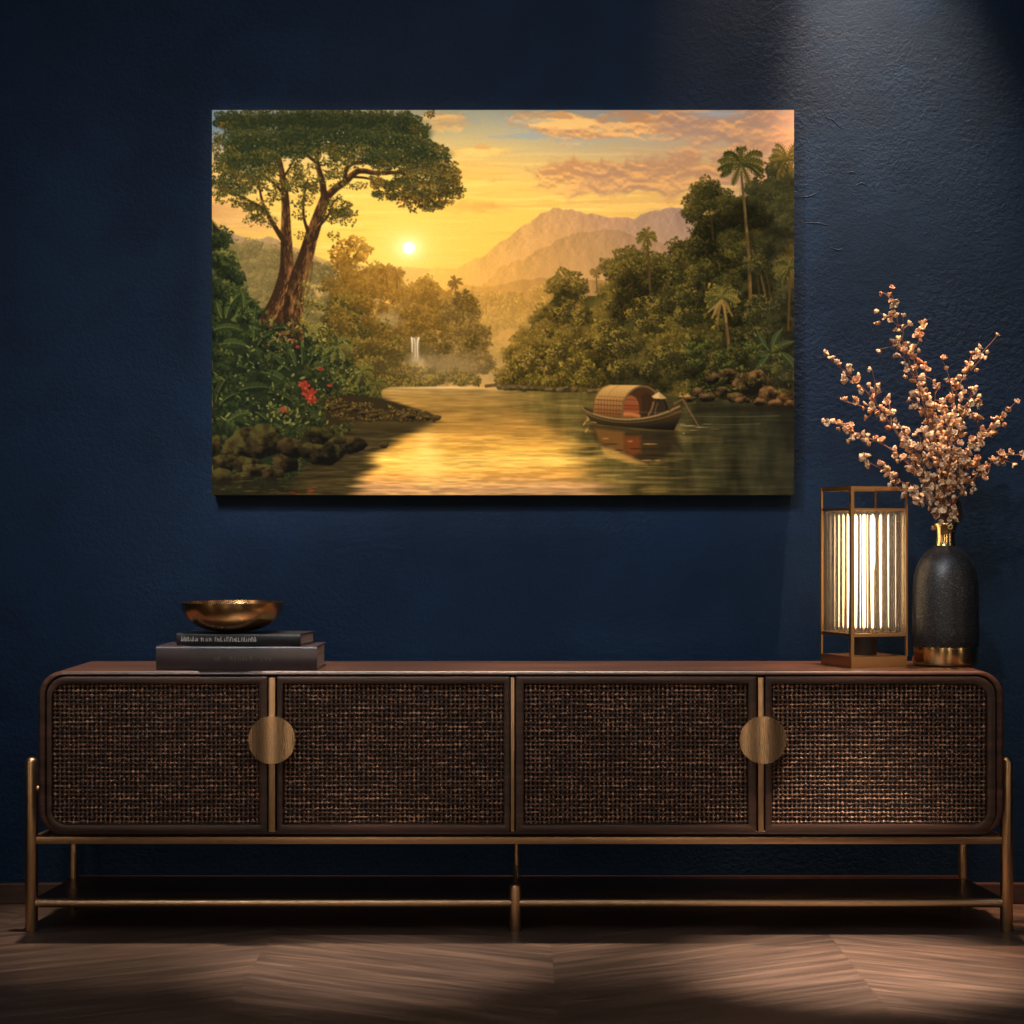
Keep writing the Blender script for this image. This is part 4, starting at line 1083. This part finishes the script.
scribble(b1, [(wx(216.5), wx(221.5), 1.4), (wx(232), wx(253), 1.7), (wx(263), wx(271), 1.7)], b1h * .40, b1h * .20, ink2, 9)

bz = TOP + b1h + b2h
by_ = -.325; sc = (by_ - CAM_Y) / F
bx = pt(232.5, 0, by_)[0]; rimz = pt(0, 602, by_)[2]; hb = rimz - bz; rb = 51.3 * sc
bm = bmesh.new()
prof = [(0, 0.0002)]
out = [(.016, 0), (.0205, .0004)] + [(rb * (.20 + .80 * math.sin(t * PI / 2) ** .86), hb * (.03 + .97 * (1 - math.cos(t * PI / 2)) ** .92)) for t in (.12, .22, .32, .42, .52, .62, .72, .82, .91, 1.0)]
inn = [(r - .0022, z + .0016) for r, z in out[::-1]]; inn[0] = (out[-1][0] - .0016, out[-1][1] + .0002)
add_lathe(bm, [(0, 0)] + out + inn + [(0, .0030)], 96)
bo = obj('bowl', bm, M['bowl'], None, .8, (bx, by_, bz + .0002))
tag(bo, 'shallow aged bronze bowl resting on the two stacked books', 'bowl')

# ---------------------------------------------------------------- lantern lamp
LYc = -.25; ls = (LYc - CAM_Y) / F
lc = (.7502, LYc)
def lz(py): return pt(0, py, LYc)[2]
LA, LB = .0406, .0844; a0 = math.atan2(-LB, -LA)          # front corner
cor = [(-LA, -LB), (LB, -LA), (LA, LB), (-LB, LA)]
zb = TOP
lamp = empty('table_lamp', (lc[0], lc[1], zb))
tag(lamp, 'square brass lantern lamp with glowing glass rods, beside the black vase', 'lamp')
def sq(scale, z): return [(x * scale, y * scale, z - zb) for x, y in cor]
def frame_ring(name, z0, z1, outer=1., inner=.9, solid=False):
    bm = bmesh.new()
    if solid: loft(bm, [sq(outer, z0), sq(outer, z1)], cap_first=True, cap_last=True)
    else:
        loft(bm, [sq(outer, z0), sq(outer, z1), sq(inner, z1), sq(inner, z0), sq(outer, z0)]); bmesh.ops.remove_doubles(bm, verts=bm.verts, dist=1e-6)
    return obj(name, bm, M['lampbrass'], lamp)
frame_ring('base', zb, lz(654.5), 1.0, .9, True)
frame_ring('lower_ring', lz(635), lz(632), 1., .84)
frame_ring('upper_ring', lz(511), lz(508.5), 1., .84)
frame_ring('top_frame', lz(491), lz(487), 1., .90)
for k, (x, y) in enumerate(cor):
    bm = bmesh.new(); w = .0024 if k else .0040
    m = Matrix.Translation((x * .985, y * .985, 0)) @ Matrix.Rotation(a0 + k * PI / 2 + PI / 4, 4, 'Z')
    add_box(bm, -w, w, -w, w, lz(655) - zb, lz(487.5) - zb, .0006, m); obj('post', bm, M['lampbrass'], lamp)
bm = bmesh.new(); add_lathe(bm, [(0, lz(655) - zb), (.028, lz(655) - zb), (.028, lz(633) - zb), (0, lz(633) - zb)], 40)
obj('socket', bm, mat_plain('black_socket', lin((24, 22, 22)), .5), lamp, .6)
def mat_rod():
    T = NT('ribbed_glass'); 
    g = T.n('ShaderNodeBsdfPrincipled'); g.inputs['Base Color'].default_value = (1, .93, .82, 1); g.inputs['Roughness'].default_value = .12
    g.inputs['Transmission Weight'].default_value = 1.; g.inputs['IOR'].default_value = 1.4
    t = T.n('ShaderNodeBsdfTranslucent'); t.inputs['Color'].default_value = (.92, .80, .62, 1)
    n = T.noise(T.coord((30, 30, 3)), 2, 3, .5); 
    mx = T.n('ShaderNodeMixShader'); T.l(T.ramp(n, [(.3, (.05,) * 3), (.7, (.11,) * 3)]), mx.inputs[0])
    T.l(g.outputs[0], mx.inputs[1]); T.l(t.outputs[0], mx.inputs[2]); T.l(mx.outputs[0], T.out.inputs['Surface'])
    return T.m
rodm = mat_rod()
NR = 7
for k in range(4):
    a = Vector(cor[k]); b = Vector(cor[(k + 1) % 4])
    for i in range(NR):
        p = a.lerp(b, (i + .62) / (NR + .24)) * .93
        bm = bmesh.new(); add_tube(bm, [(p.x, p.y, lz(631.5) - zb), (p.x, p.y, lz(511.5) - zb)], .0070, 16)
        obj('glass_rod', bm, rodm, lamp, 1.)
def mat_glow():
    T = NT('glowing_tube'); e = T.n('ShaderNodeEmission'); e.inputs['Color'].default_value = (1, .73, .44, 1); e.inputs['Strength'].default_value = LAMP_E
    T.l(e.outputs[0], T.out.inputs['Surface']); return T.m
LAMP_E = 5.5
bm = bmesh.new(); add_lathe(bm, [(0, lz(628) - zb), (.014, lz(627) - zb), (.019, lz(600) - zb), (.024, lz(560) - zb), (.026, lz(522) - zb), (.022, lz(516) - zb), (0, lz(514) - zb)], 32)
obj('bulb', bm, mat_glow(), lamp, 1.)
bm = bmesh.new(); add_lathe(bm, [(0, lz(634) - zb), (.010, lz(634) - zb), (.010, lz(628.5) - zb), (0, lz(628.5) - zb)], 24)
obj('bulb_holder', bm, M['lampbrass'], lamp, .6)

# ---------------------------------------------------------------- vase
VY = -.25; vx = pt(945.5, 0, VY)[0]; vs = (VY - CAM_Y) / F
def vz(py): return pt(0, py, VY)[2] - TOP
vase = empty('vase', (vx, VY, TOP)); tag(vase, 'black speckled ceramic bottle vase with gold neck and gold base band', 'vase')
def mat_ceramic():
    T = NT('speckled_black_ceramic'); b = T.bsdf(Roughness=.42)
    v = T.coord(); n = T.noise(v, 420, 2, .5); n2 = T.noise(v, 60, 4, .6)
    c = T.ramp(n, [(.46, lin((17, 17, 18))), (.58, lin((36, 36, 38))), (.68, lin((96, 95, 94)))])
    T.l(c, b.inputs['Base Color']); T.l(T.ramp(n2, [(.3, (.34,) * 3), (.7, (.5,) * 3)]), b.inputs['Roughness'])
    T.l(T.bump(n, .12, .001), b.inputs['Normal']); return T.m
def pr(l): return [(hw * vs, vz(py)) for hw, py in l]
zband = vz(646)
bm = bmesh.new(); add_lathe(bm, [(0, .001)] + [(32.2 * vs, zband)] + pr([(32.7, 645), (32.9, 630), (32.6, 605), (32.2, 588), (31.2, 577), (29.6, 569.5), (27, 562.5), (23.4, 556.8), (19, 552.2), (15, 549), (12, 547), (10.6, 545.5)]) + [(8 * vs, vz(546)), (0, vz(548))], 96)
obj('body', bm, mat_ceramic(), vase, 1.)
bm = bmesh.new(); add_lathe(bm, [(0, 0), (27.5 * vs, 0), (30.6 * vs, .0014), (32.2 * vs, .0050), (32.9 * vs, .0095), (33.1 * vs, zband), (32.6 * vs, zband + .0006), (32.0 * vs, zband + .0004)], 96)
o = obj('base_band', bm, M['gold'], vase, .7); o['label'] = 'polished gold band'
zt = vz(523.5)
bm = bmesh.new(); add_lathe(bm, pr([(10.9, 546.4), (10.3, 544), (9.6, 540), (9.5, 535), (10.2, 530), (11.6, 526), (12.6, 523.8), (12.3, 523.3), (11.4, 523.6), (9.8, 527), (8.6, 533), (8.6, 545)]), 64)
o = obj('neck', bm, M['gold'], vase, 1.); o['label'] = 'polished gold neck'

# ---------------------------------------------------------------- dried branches
def mat_petal():
    T = NT('dried_petal'); b = T.bsdf(Roughness=.7)
    i = T.n('ShaderNodeObjectInfo'); n = T.noise(T.coord(), 160, 3, .6)
    c = T.ramp(i.outputs['Random'], [(0, lin((206, 160, 114))), (.35, lin((222, 188, 148))), (.75, lin((232, 210, 178))), (1, lin((208, 142, 94)))])
    c = T.mixc(1., c, T.ramp(n, [(.3, (.6, .5, .42)), (.7, (1, 1, 1))]), 'MULTIPLY')
    T.l(c, b.inputs['Base Color']); b.inputs['Subsurface Weight'].default_value = .0
    return T.m
petal = mat_petal()
twigm = mat_plain('twig_bark', lin((112, 74, 54)), .7, .25, 90)
twigd = mat_plain('dark_leaf', lin((24, 20, 18)), .6, .25, 60)
def blossom_mesh(seed):
    rr = random.Random(seed); bm = bmesh.new(); n = rr.choice((4, 5, 5, 6))
    for k in range(n):
        a = 2 * PI * k / n + rr.uniform(-.25, .25); L = rr.uniform(.0065, .0095); w = L * rr.uniform(.42, .56); cup = rr.uniform(.5, 1.25)
        m = Matrix.Rotation(a, 4, 'Z'); rows = []
        for i, (t, ww) in enumerate(((0., .25), (.3, .8), (.62, 1.), (.86, .8), (1., .35))):
            x = L * t * math.cos(cup * t * .9); z = L * t * math.sin(cup * t * 1.1) - (.0018 if t > .9 else 0)
            rows.append([bm.verts.new(m @ Vector((x, s * w * ww, z + abs(s) * w * .35))) for s in (-1, 0, 1)])
        for r0, r1 in zip(rows, rows[1:]):
            for s in (0, 1): bm.faces.new((r0[s], r0[s + 1], r1[s + 1], r1[s]))
    bmesh.ops.create_icosphere(bm, subdivisions=1, radius=.0022, matrix=Matrix.Translation((0, 0, .0015)))
    bmesh.ops.solidify(bm, geom=[f for f in bm.faces if len(f.verts) == 4], thickness=.0004)
    me = bpy.data.meshes.new('blossom'); bm.to_mesh(me); bm.free(); me.materials.append(petal)
    me.polygons.foreach_set('use_smooth', [True] * len(me.polygons)); return me
BL = [blossom_mesh(s) for s in range(6)]
mouth = Vector((vx, VY, TOP + zt))
def branch(label, pts, depth, n, spread=7., twigs=(), start=.3, size=1., seed=0, first=None):
    """pts: where the stem passes (frame units), depth: how far its tip leans forward (-) or back (+)"""
    rr = random.Random(seed)
    root = empty('dried_branch', mouth)
    tag(root, label, 'branch', 'dried blossom branches in the vase')
    P = [Vector((0, 0, -.075)), Vector(((pts[0][0] - 945.5) * .00004, 0, -.002))]
    m = len(pts)
    for k, (px, py) in enumerate(pts):
        y = VY + depth * ((k + 1) / m)
        P.append(Vector(pt(px, py, y)) - mouth)
    # keep the stem inside the neck at its foot
    P[1].x = max(-.012, min(.012, P[2].x * .12)); P[1].y = max(-.010, min(.010, depth * .12)); P[0].x = -P[1].x * .3; P[0].y = 0
    S = catmull(P, 7); nS = len(S)
    bm = bmesh.new(); add_tube(bm, S, [.0021 - .0014 * i / (nS - 1) for i in range(nS)], 6)
    spots = []
    lines = [S[int(nS * start):]]
    for t0, (ex, ey) in twigs:
        i0 = int(t0 * (nS - 1)); a = S[i0]; y = VY + depth * t0 + rr.uniform(-.02, .02)
        e = Vector(pt(ex, ey, y)) - mouth
        mid = a.lerp(e, .5) + Vector((rr.uniform(-.004, .004), 0, rr.uniform(0, .008)))
        tw = catmull([a, mid, e], 5); add_tube(bm, tw, [.0013 - .0006 * i / (len(tw) - 1) for i in range(len(tw))], 5)
        lines.append(tw)
    Ls = [sum((b - a).length for a, b in zip(l, l[1:])) for l in lines]; tot = sum(Ls)
    for l, q in zip(lines, Ls):
        cnt = max(3, round(n * q / tot))
        for k in range(cnt):
            t = (k + rr.uniform(.1, .9)) / cnt
            if k == cnt - 1: t = 1.
            f = t * (len(l) - 1); i = min(int(f), len(l) - 2); p = l[i].lerp(l[i + 1], f - i)
            d = Vector((rr.gauss(0, 1), rr.gauss(0, .8), rr.gauss(.25, .8))).normalized()
            off = spread * vs * rr.uniform(.25, 1.) * (1.0 if t < .95 else .25)
            e = p + d * off
            add_tube(bm, [p, p.lerp(e, .6) + Vector((0, 0, .001)), e], [.0008, .0006, .0006], 4)
            spots.append((e, d))
    obj('stem', bm, twigm, root, 1.)
    for e, d in spots:
        o = bpy.data.objects.new('blossom', BL[rr.randrange(6)]); COL.objects.link(o); o.parent = root
        o.location = e
        q = d.to_track_quat('Z', 'Y').to_matrix().to_4x4() @ Matrix.Rotation(rr.random() * 6.28, 4, 'Z')
        o.rotation_euler = q.to_euler(); s = size * rr.uniform(.8, 1.3); o.scale = (s, s, s)
    return root
branch('tallest dried blossom branch, its tip the highest point above the vase', [(938, 480), (931, 430), (909, 361), (900, 332), (891, 289)], -.02, 40, 6, [(.72, (880, 349)), (.66, (896, 352)), (.86, (878, 312)), (.80, (903, 318)), (.92, (879, 325)), (.95, (884, 293))], .45, seed=1)
branch('long dried blossom branch reaching far left with its tip beside the painting', [(930, 490), (915, 462), (897, 434), (872, 398), (849, 375), (824, 355)], -.05, 34, 5, [(.72, (869, 385)), (.70, (872, 370)), (.80, (841, 381)), (.86, (851, 367))], .42, seed=2)
branch('left leaning dried branch ending in two loose blossoms, just below the longest left one', [(932, 495), (912, 468), (886, 446), (858, 434), (840, 425), (825, 421)], .04, 34, 5, [(.76, (850, 441)), (.72, (866, 445)), (.8, (852, 424))], .40, seed=3)
branch('lowest left dried branch, thick with blossoms above the brass lamp', [(934, 508), (909, 487), (888, 473), (872, 464), (859, 458)], -.07, 32, 4.5, [(.7, (905, 497))], .40, seed=4)
branch('dried branch of small blossoms between the two long left branches', [(932, 492), (914, 458), (888, 421), (866, 408), (843, 401)], .06, 30, 5, [(.78, (868, 418)), (.66, (886, 397))], .42, seed=5)
branch('tall dried blossom branch rising to the upper right', [(947, 490), (949, 440), (950, 421), (955, 396), (968, 370), (996, 337)], .02, 38, 6, [(.70, (943, 361)), (.78, (955, 384)), (.80, (983, 357)), (.85, (978, 348)), (.72, (972, 391))], .42, seed=6)
branch('dried blossom branch slanting up to the right photo edge, above the level one', [(952, 498), (964, 460), (980, 440), (992, 425), (1016, 402)], -.03, 32, 5.5, [(.78, (1003, 424)), (.70, (975, 418))], .38, seed=7)
branch('lowest right dried branch bending out level to the photo edge', [(954, 503), (970, 483), (984, 469), (1000, 456), (1022, 455)], -.06, 32, 5.5, [(.75, (984, 480)), (.8, (1012, 463)), (.6, (974, 490))], .35, seed=8)
branch('short dried branch forking upward in the middle, second in height', [(940, 470), (930, 420), (914, 360), (918, 343), (925, 327)], .05, 30, 6, [(.7, (921, 365)), (.64, (905, 378))], .45, seed=9)
branch('full dried blossom branch upright over the centre of the vase neck', [(942, 480), (936, 440), (928, 400), (925, 366)], -.05, 60, 10, [(.6, (913, 393)), (.7, (935, 385)), (.75, (912, 370))], .30, seed=10)
branch('full dried blossom branch just right of centre, dense near its foot', [(947, 480), (956, 440), (966, 410), (972, 388)], -.07, 60, 9, [(.6, (950, 415)), (.7, (975, 402))], .28, seed=11)
branch('dense left-of-centre dried branch low over the vase neck', [(938, 498), (925, 470), (912, 445), (898, 425)], -.08, 66, 9, [(.6, (918, 430)), (.55, (904, 458))], .22, seed=12)
branch('dense dried branch low over the right of the vase neck', [(950, 498), (958, 475), (968, 452), (980, 436)], -.08, 66, 9, [(.6, (958, 445)), (.55, (978, 462))], .2, seed=13)
branch('short thick cluster branch straight above the gold neck', [(944, 500), (942, 478), (938, 452), (934, 432)], -.10, 84, 11, [(.6, (950, 460)), (.7, (925, 448)), (.5, (926, 486))], .16, seed=14)
branch('short back branch of blossoms half hidden in the middle of the spray', [(946, 490), (944, 455), (942, 425), (946, 404)], .07, 52, 9, [(.6, (930, 425)), (.7, (956, 418))], .25, seed=15)
branch('small blossoming branch hanging over the left rim of the vase', [(938, 512), (928, 505), (919, 497), (911, 492)], -.09, 18, 5, [], .35, seed=16)
# the dark leaf behind the neck
leafr = empty('dark_leaf', mouth); tag(leafr, 'dark dried leaf standing behind the right of the gold vase neck', 'leaf')
bm = bmesh.new(); add_tube(bm, catmull([(0, .003, -.06), (.006, .008, .0), (.016, .016, .012)], 5), .0013, 6); obj('stem', bm, twigd, leafr, 1.)
bm = bmesh.new(); o0 = Vector(pt(957, 511, VY + .018)) - mouth
n = 20
loft(bm, [[(o0.x + 5.4 * vs * s * math.cos(2 * PI * k / n) * (1 - .2 * math.sin(2 * PI * k / n)), o0.y + dy, o0.z + 12.8 * vs * s * math.sin(2 * PI * k / n)) for k in range(n)] for s, dy in ((.55, -.004), (1., 0), (.55, .004))], cap_first=True, cap_last=True)
obj('blade', bm, twigd, leafr, 1.)

# ---------------------------------------------------------------- light
PICTURE_W, WALL_W, WASH_W, FLOOR_L, FLOOR_R, LEDGE_W = 280, 330, 600, 640, 1850, 440
def spot(name, loc, target, power, angle, blend, color, rad):
    L = bpy.data.lights.new(name, 'SPOT'); L.energy = power; L.spot_size = math.radians(angle); L.spot_blend = blend; L.color = color; L.shadow_soft_size = rad
    o = bpy.data.objects.new(name, L); COL.objects.link(o); o.location = loc
    o.rotation_euler = (Vector(target) - Vector(loc)).to_track_quat('-Z', 'Y').to_euler(); return o
def area(name, loc, target, power, sx, sy, color):
    L = bpy.data.lights.new(name, 'AREA'); L.shape = 'RECTANGLE'; L.size = sx; L.size_y = sy; L.energy = power; L.color = color
    o = bpy.data.objects.new(name, L); COL.objects.link(o); o.location = loc
    o.rotation_euler = (Vector(target) - Vector(loc)).to_track_quat('-Z', 'Y').to_euler(); return o
def beam_mask(o, corners, soft):
    # added mask shaping a lamp's beam: corners tl, tr, br, bl on the wall; soft edge widths top, right, bottom, left
    L = o.data; L.use_nodes = True; t = L.node_tree
    Rm = o.rotation_euler.to_matrix().transposed(); loc = Vector(o.location)
    q = []
    for c in corners:
        v = Rm @ (Vector(c) - loc); q.append((v.x / v.z, v.y / v.z))
    cen = (sum(a[0] for a in q) / 4, sum(a[1] for a in q) / 4)
    em = [n for n in t.nodes if n.type == 'EMISSION'][0]
    tc = t.nodes.new('ShaderNodeTexCoord'); sp = t.nodes.new('ShaderNodeSeparateXYZ'); t.links.new(tc.outputs['Normal'], sp.inputs[0])
    def mth(op, a, b):
        m = t.nodes.new('ShaderNodeMath'); m.operation = op
        for s_, v in ((m.inputs[0], a), (m.inputs[1], b)):
            if isinstance(v, float): s_.default_value = v
            else: t.links.new(v, s_)
        return m.outputs[0]
    u = mth('DIVIDE', sp.outputs[0], sp.outputs[2]); v = mth('DIVIDE', sp.outputs[1], sp.outputs[2])
    tot = None
    for k in range(4):
        a, b = q[k], q[(k + 1) % 4]; nx, ny = -(b[1] - a[1]), b[0] - a[0]; l = math.hypot(nx, ny); nx /= l; ny /= l
        c0 = -(nx * a[0] + ny * a[1])
        if nx * cen[0] + ny * cen[1] + c0 < 0: nx, ny, c0 = -nx, -ny, -c0
        d = mth('ADD', mth('ADD', mth('MULTIPLY', u, nx), mth('MULTIPLY', v, ny)), c0)
        r = t.nodes.new('ShaderNodeMapRange'); r.interpolation_type = 'SMOOTHSTEP'; t.links.new(d, r.inputs[0])
        r.inputs[1].default_value = -soft[k]; r.inputs[2].default_value = soft[k] * .1
        tot = r.outputs[0] if tot is None else mth('MULTIPLY', tot, r.outputs[0])
    t.links.new(tot, em.inputs['Strength'])
ps = spot('picture_spot', (-1.25, -2.6, 3.0), (-.02, -.045, 1.35), PICTURE_W, 44, .3, (1, .97, .93), .05)
zt_, zb_ = pt(0, PY0, -.045)[2], pt(0, PY1, -.045)[2]; xl_, xr_ = pt(PX0, 0, -.045)[0], pt(PX1, 0, -.045)[0]
beam_mask(ps, [(xl_, -.045, zt_), (xr_, -.045, zt_), (xr_, -.045, zb_), (xl_, -.045, zb_)], (.006, .010, .012, .010))
ws = spot('wall_fill', (-1.05, -2.9, 2.9), (-.12, 0, .80), WALL_W, 48, 1., (.86, .93, 1), .55)  # added broad cool light standing in for ambient on the wall
beam_mask(ws, [(-2.2, 0, 1.2), (2.2, 0, 1.2), (2.2, 0, .27), (-2.2, 0, .27)], (.23, .2, .012, .2))
wws = spot('wall_washer', (.80, -.27, 2.80), (.83, -.01, .85), WASH_W, 44, 1., (1, .58, .34), .03)
beam_mask(wws, [(.70, 0, 2.3), (1.9, 0, 2.3), (1.9, -.9, 0), (.79, -.9, 0)], (.2, .06, .2, .12))
wash_fill = spot('wall_washer', (.64, -.22, 2.80), (.62, -.01, 1.7), 105, 50, 1., (1, .54, .29), .03)  # added weaker lamp, trimmed to brighten only the wall above the canvas corner
beam_mask(wash_fill, [(.30, 0, 2.4), (.80, 0, 2.4), (.80, 0, 1.62), (.42, 0, 1.62)], (.2, .10, .03, .10))
spot('vase_fill', (-.1, -2.7, 2.6), (.93, -.2, .98), 120, 16, 1., (1, .93, .88), .06)  # added spot brightening the bouquet and the wall near it
spot('floor_downlight', (-.33, -1.28, 2.9), (-.28, -.66, 0), FLOOR_L, 15, 1., (1, .85, .72), .05)
spot('floor_downlight', (.72, -1.30, 2.9), (.67, -.64, 0), FLOOR_R, 16, 1., (1, .83, .68), .05)
area('room_fill', (.2, -2.2, 3.2), (0, -1.0, 0), 24, 3.0, 1.2, (.80, .88, 1))  # added soft fill for the cabinet front and the floor
for x in (-.74, -.24, .28):
    spot('ledge_fill', (x, -.36, 3.0), (x, -.33, .55), LEDGE_W, 22, 1., (1, .80, .62), .04)  # added lamps that lift the sideboard top
for x, y, p in ((-1.05, -4.7, 9.5), (1.05, -4.7, 9.5), (-2.6, -2.6, 4), (2.9, -2.6, 4)):
    area('highlight_strip', (x, y, 1.2), (x * .25, 0, 1.0), p, .22, 2.0, (1, .74, .50))  # unseen panels added to give the brass highlights
w = bpy.data.worlds.new('world'); SC.world = w; w.use_nodes = True
w.node_tree.nodes['Background'].inputs[0].default_value = (.25, .42, 1, 1); w.node_tree.nodes['Background'].inputs[1].default_value = .010

vs_ = SC.view_settings
vs_.view_transform = 'Standard'; vs_.look = 'None'; vs_.gamma = 1; vs_.exposure = 0; vs_.use_curve_mapping = False
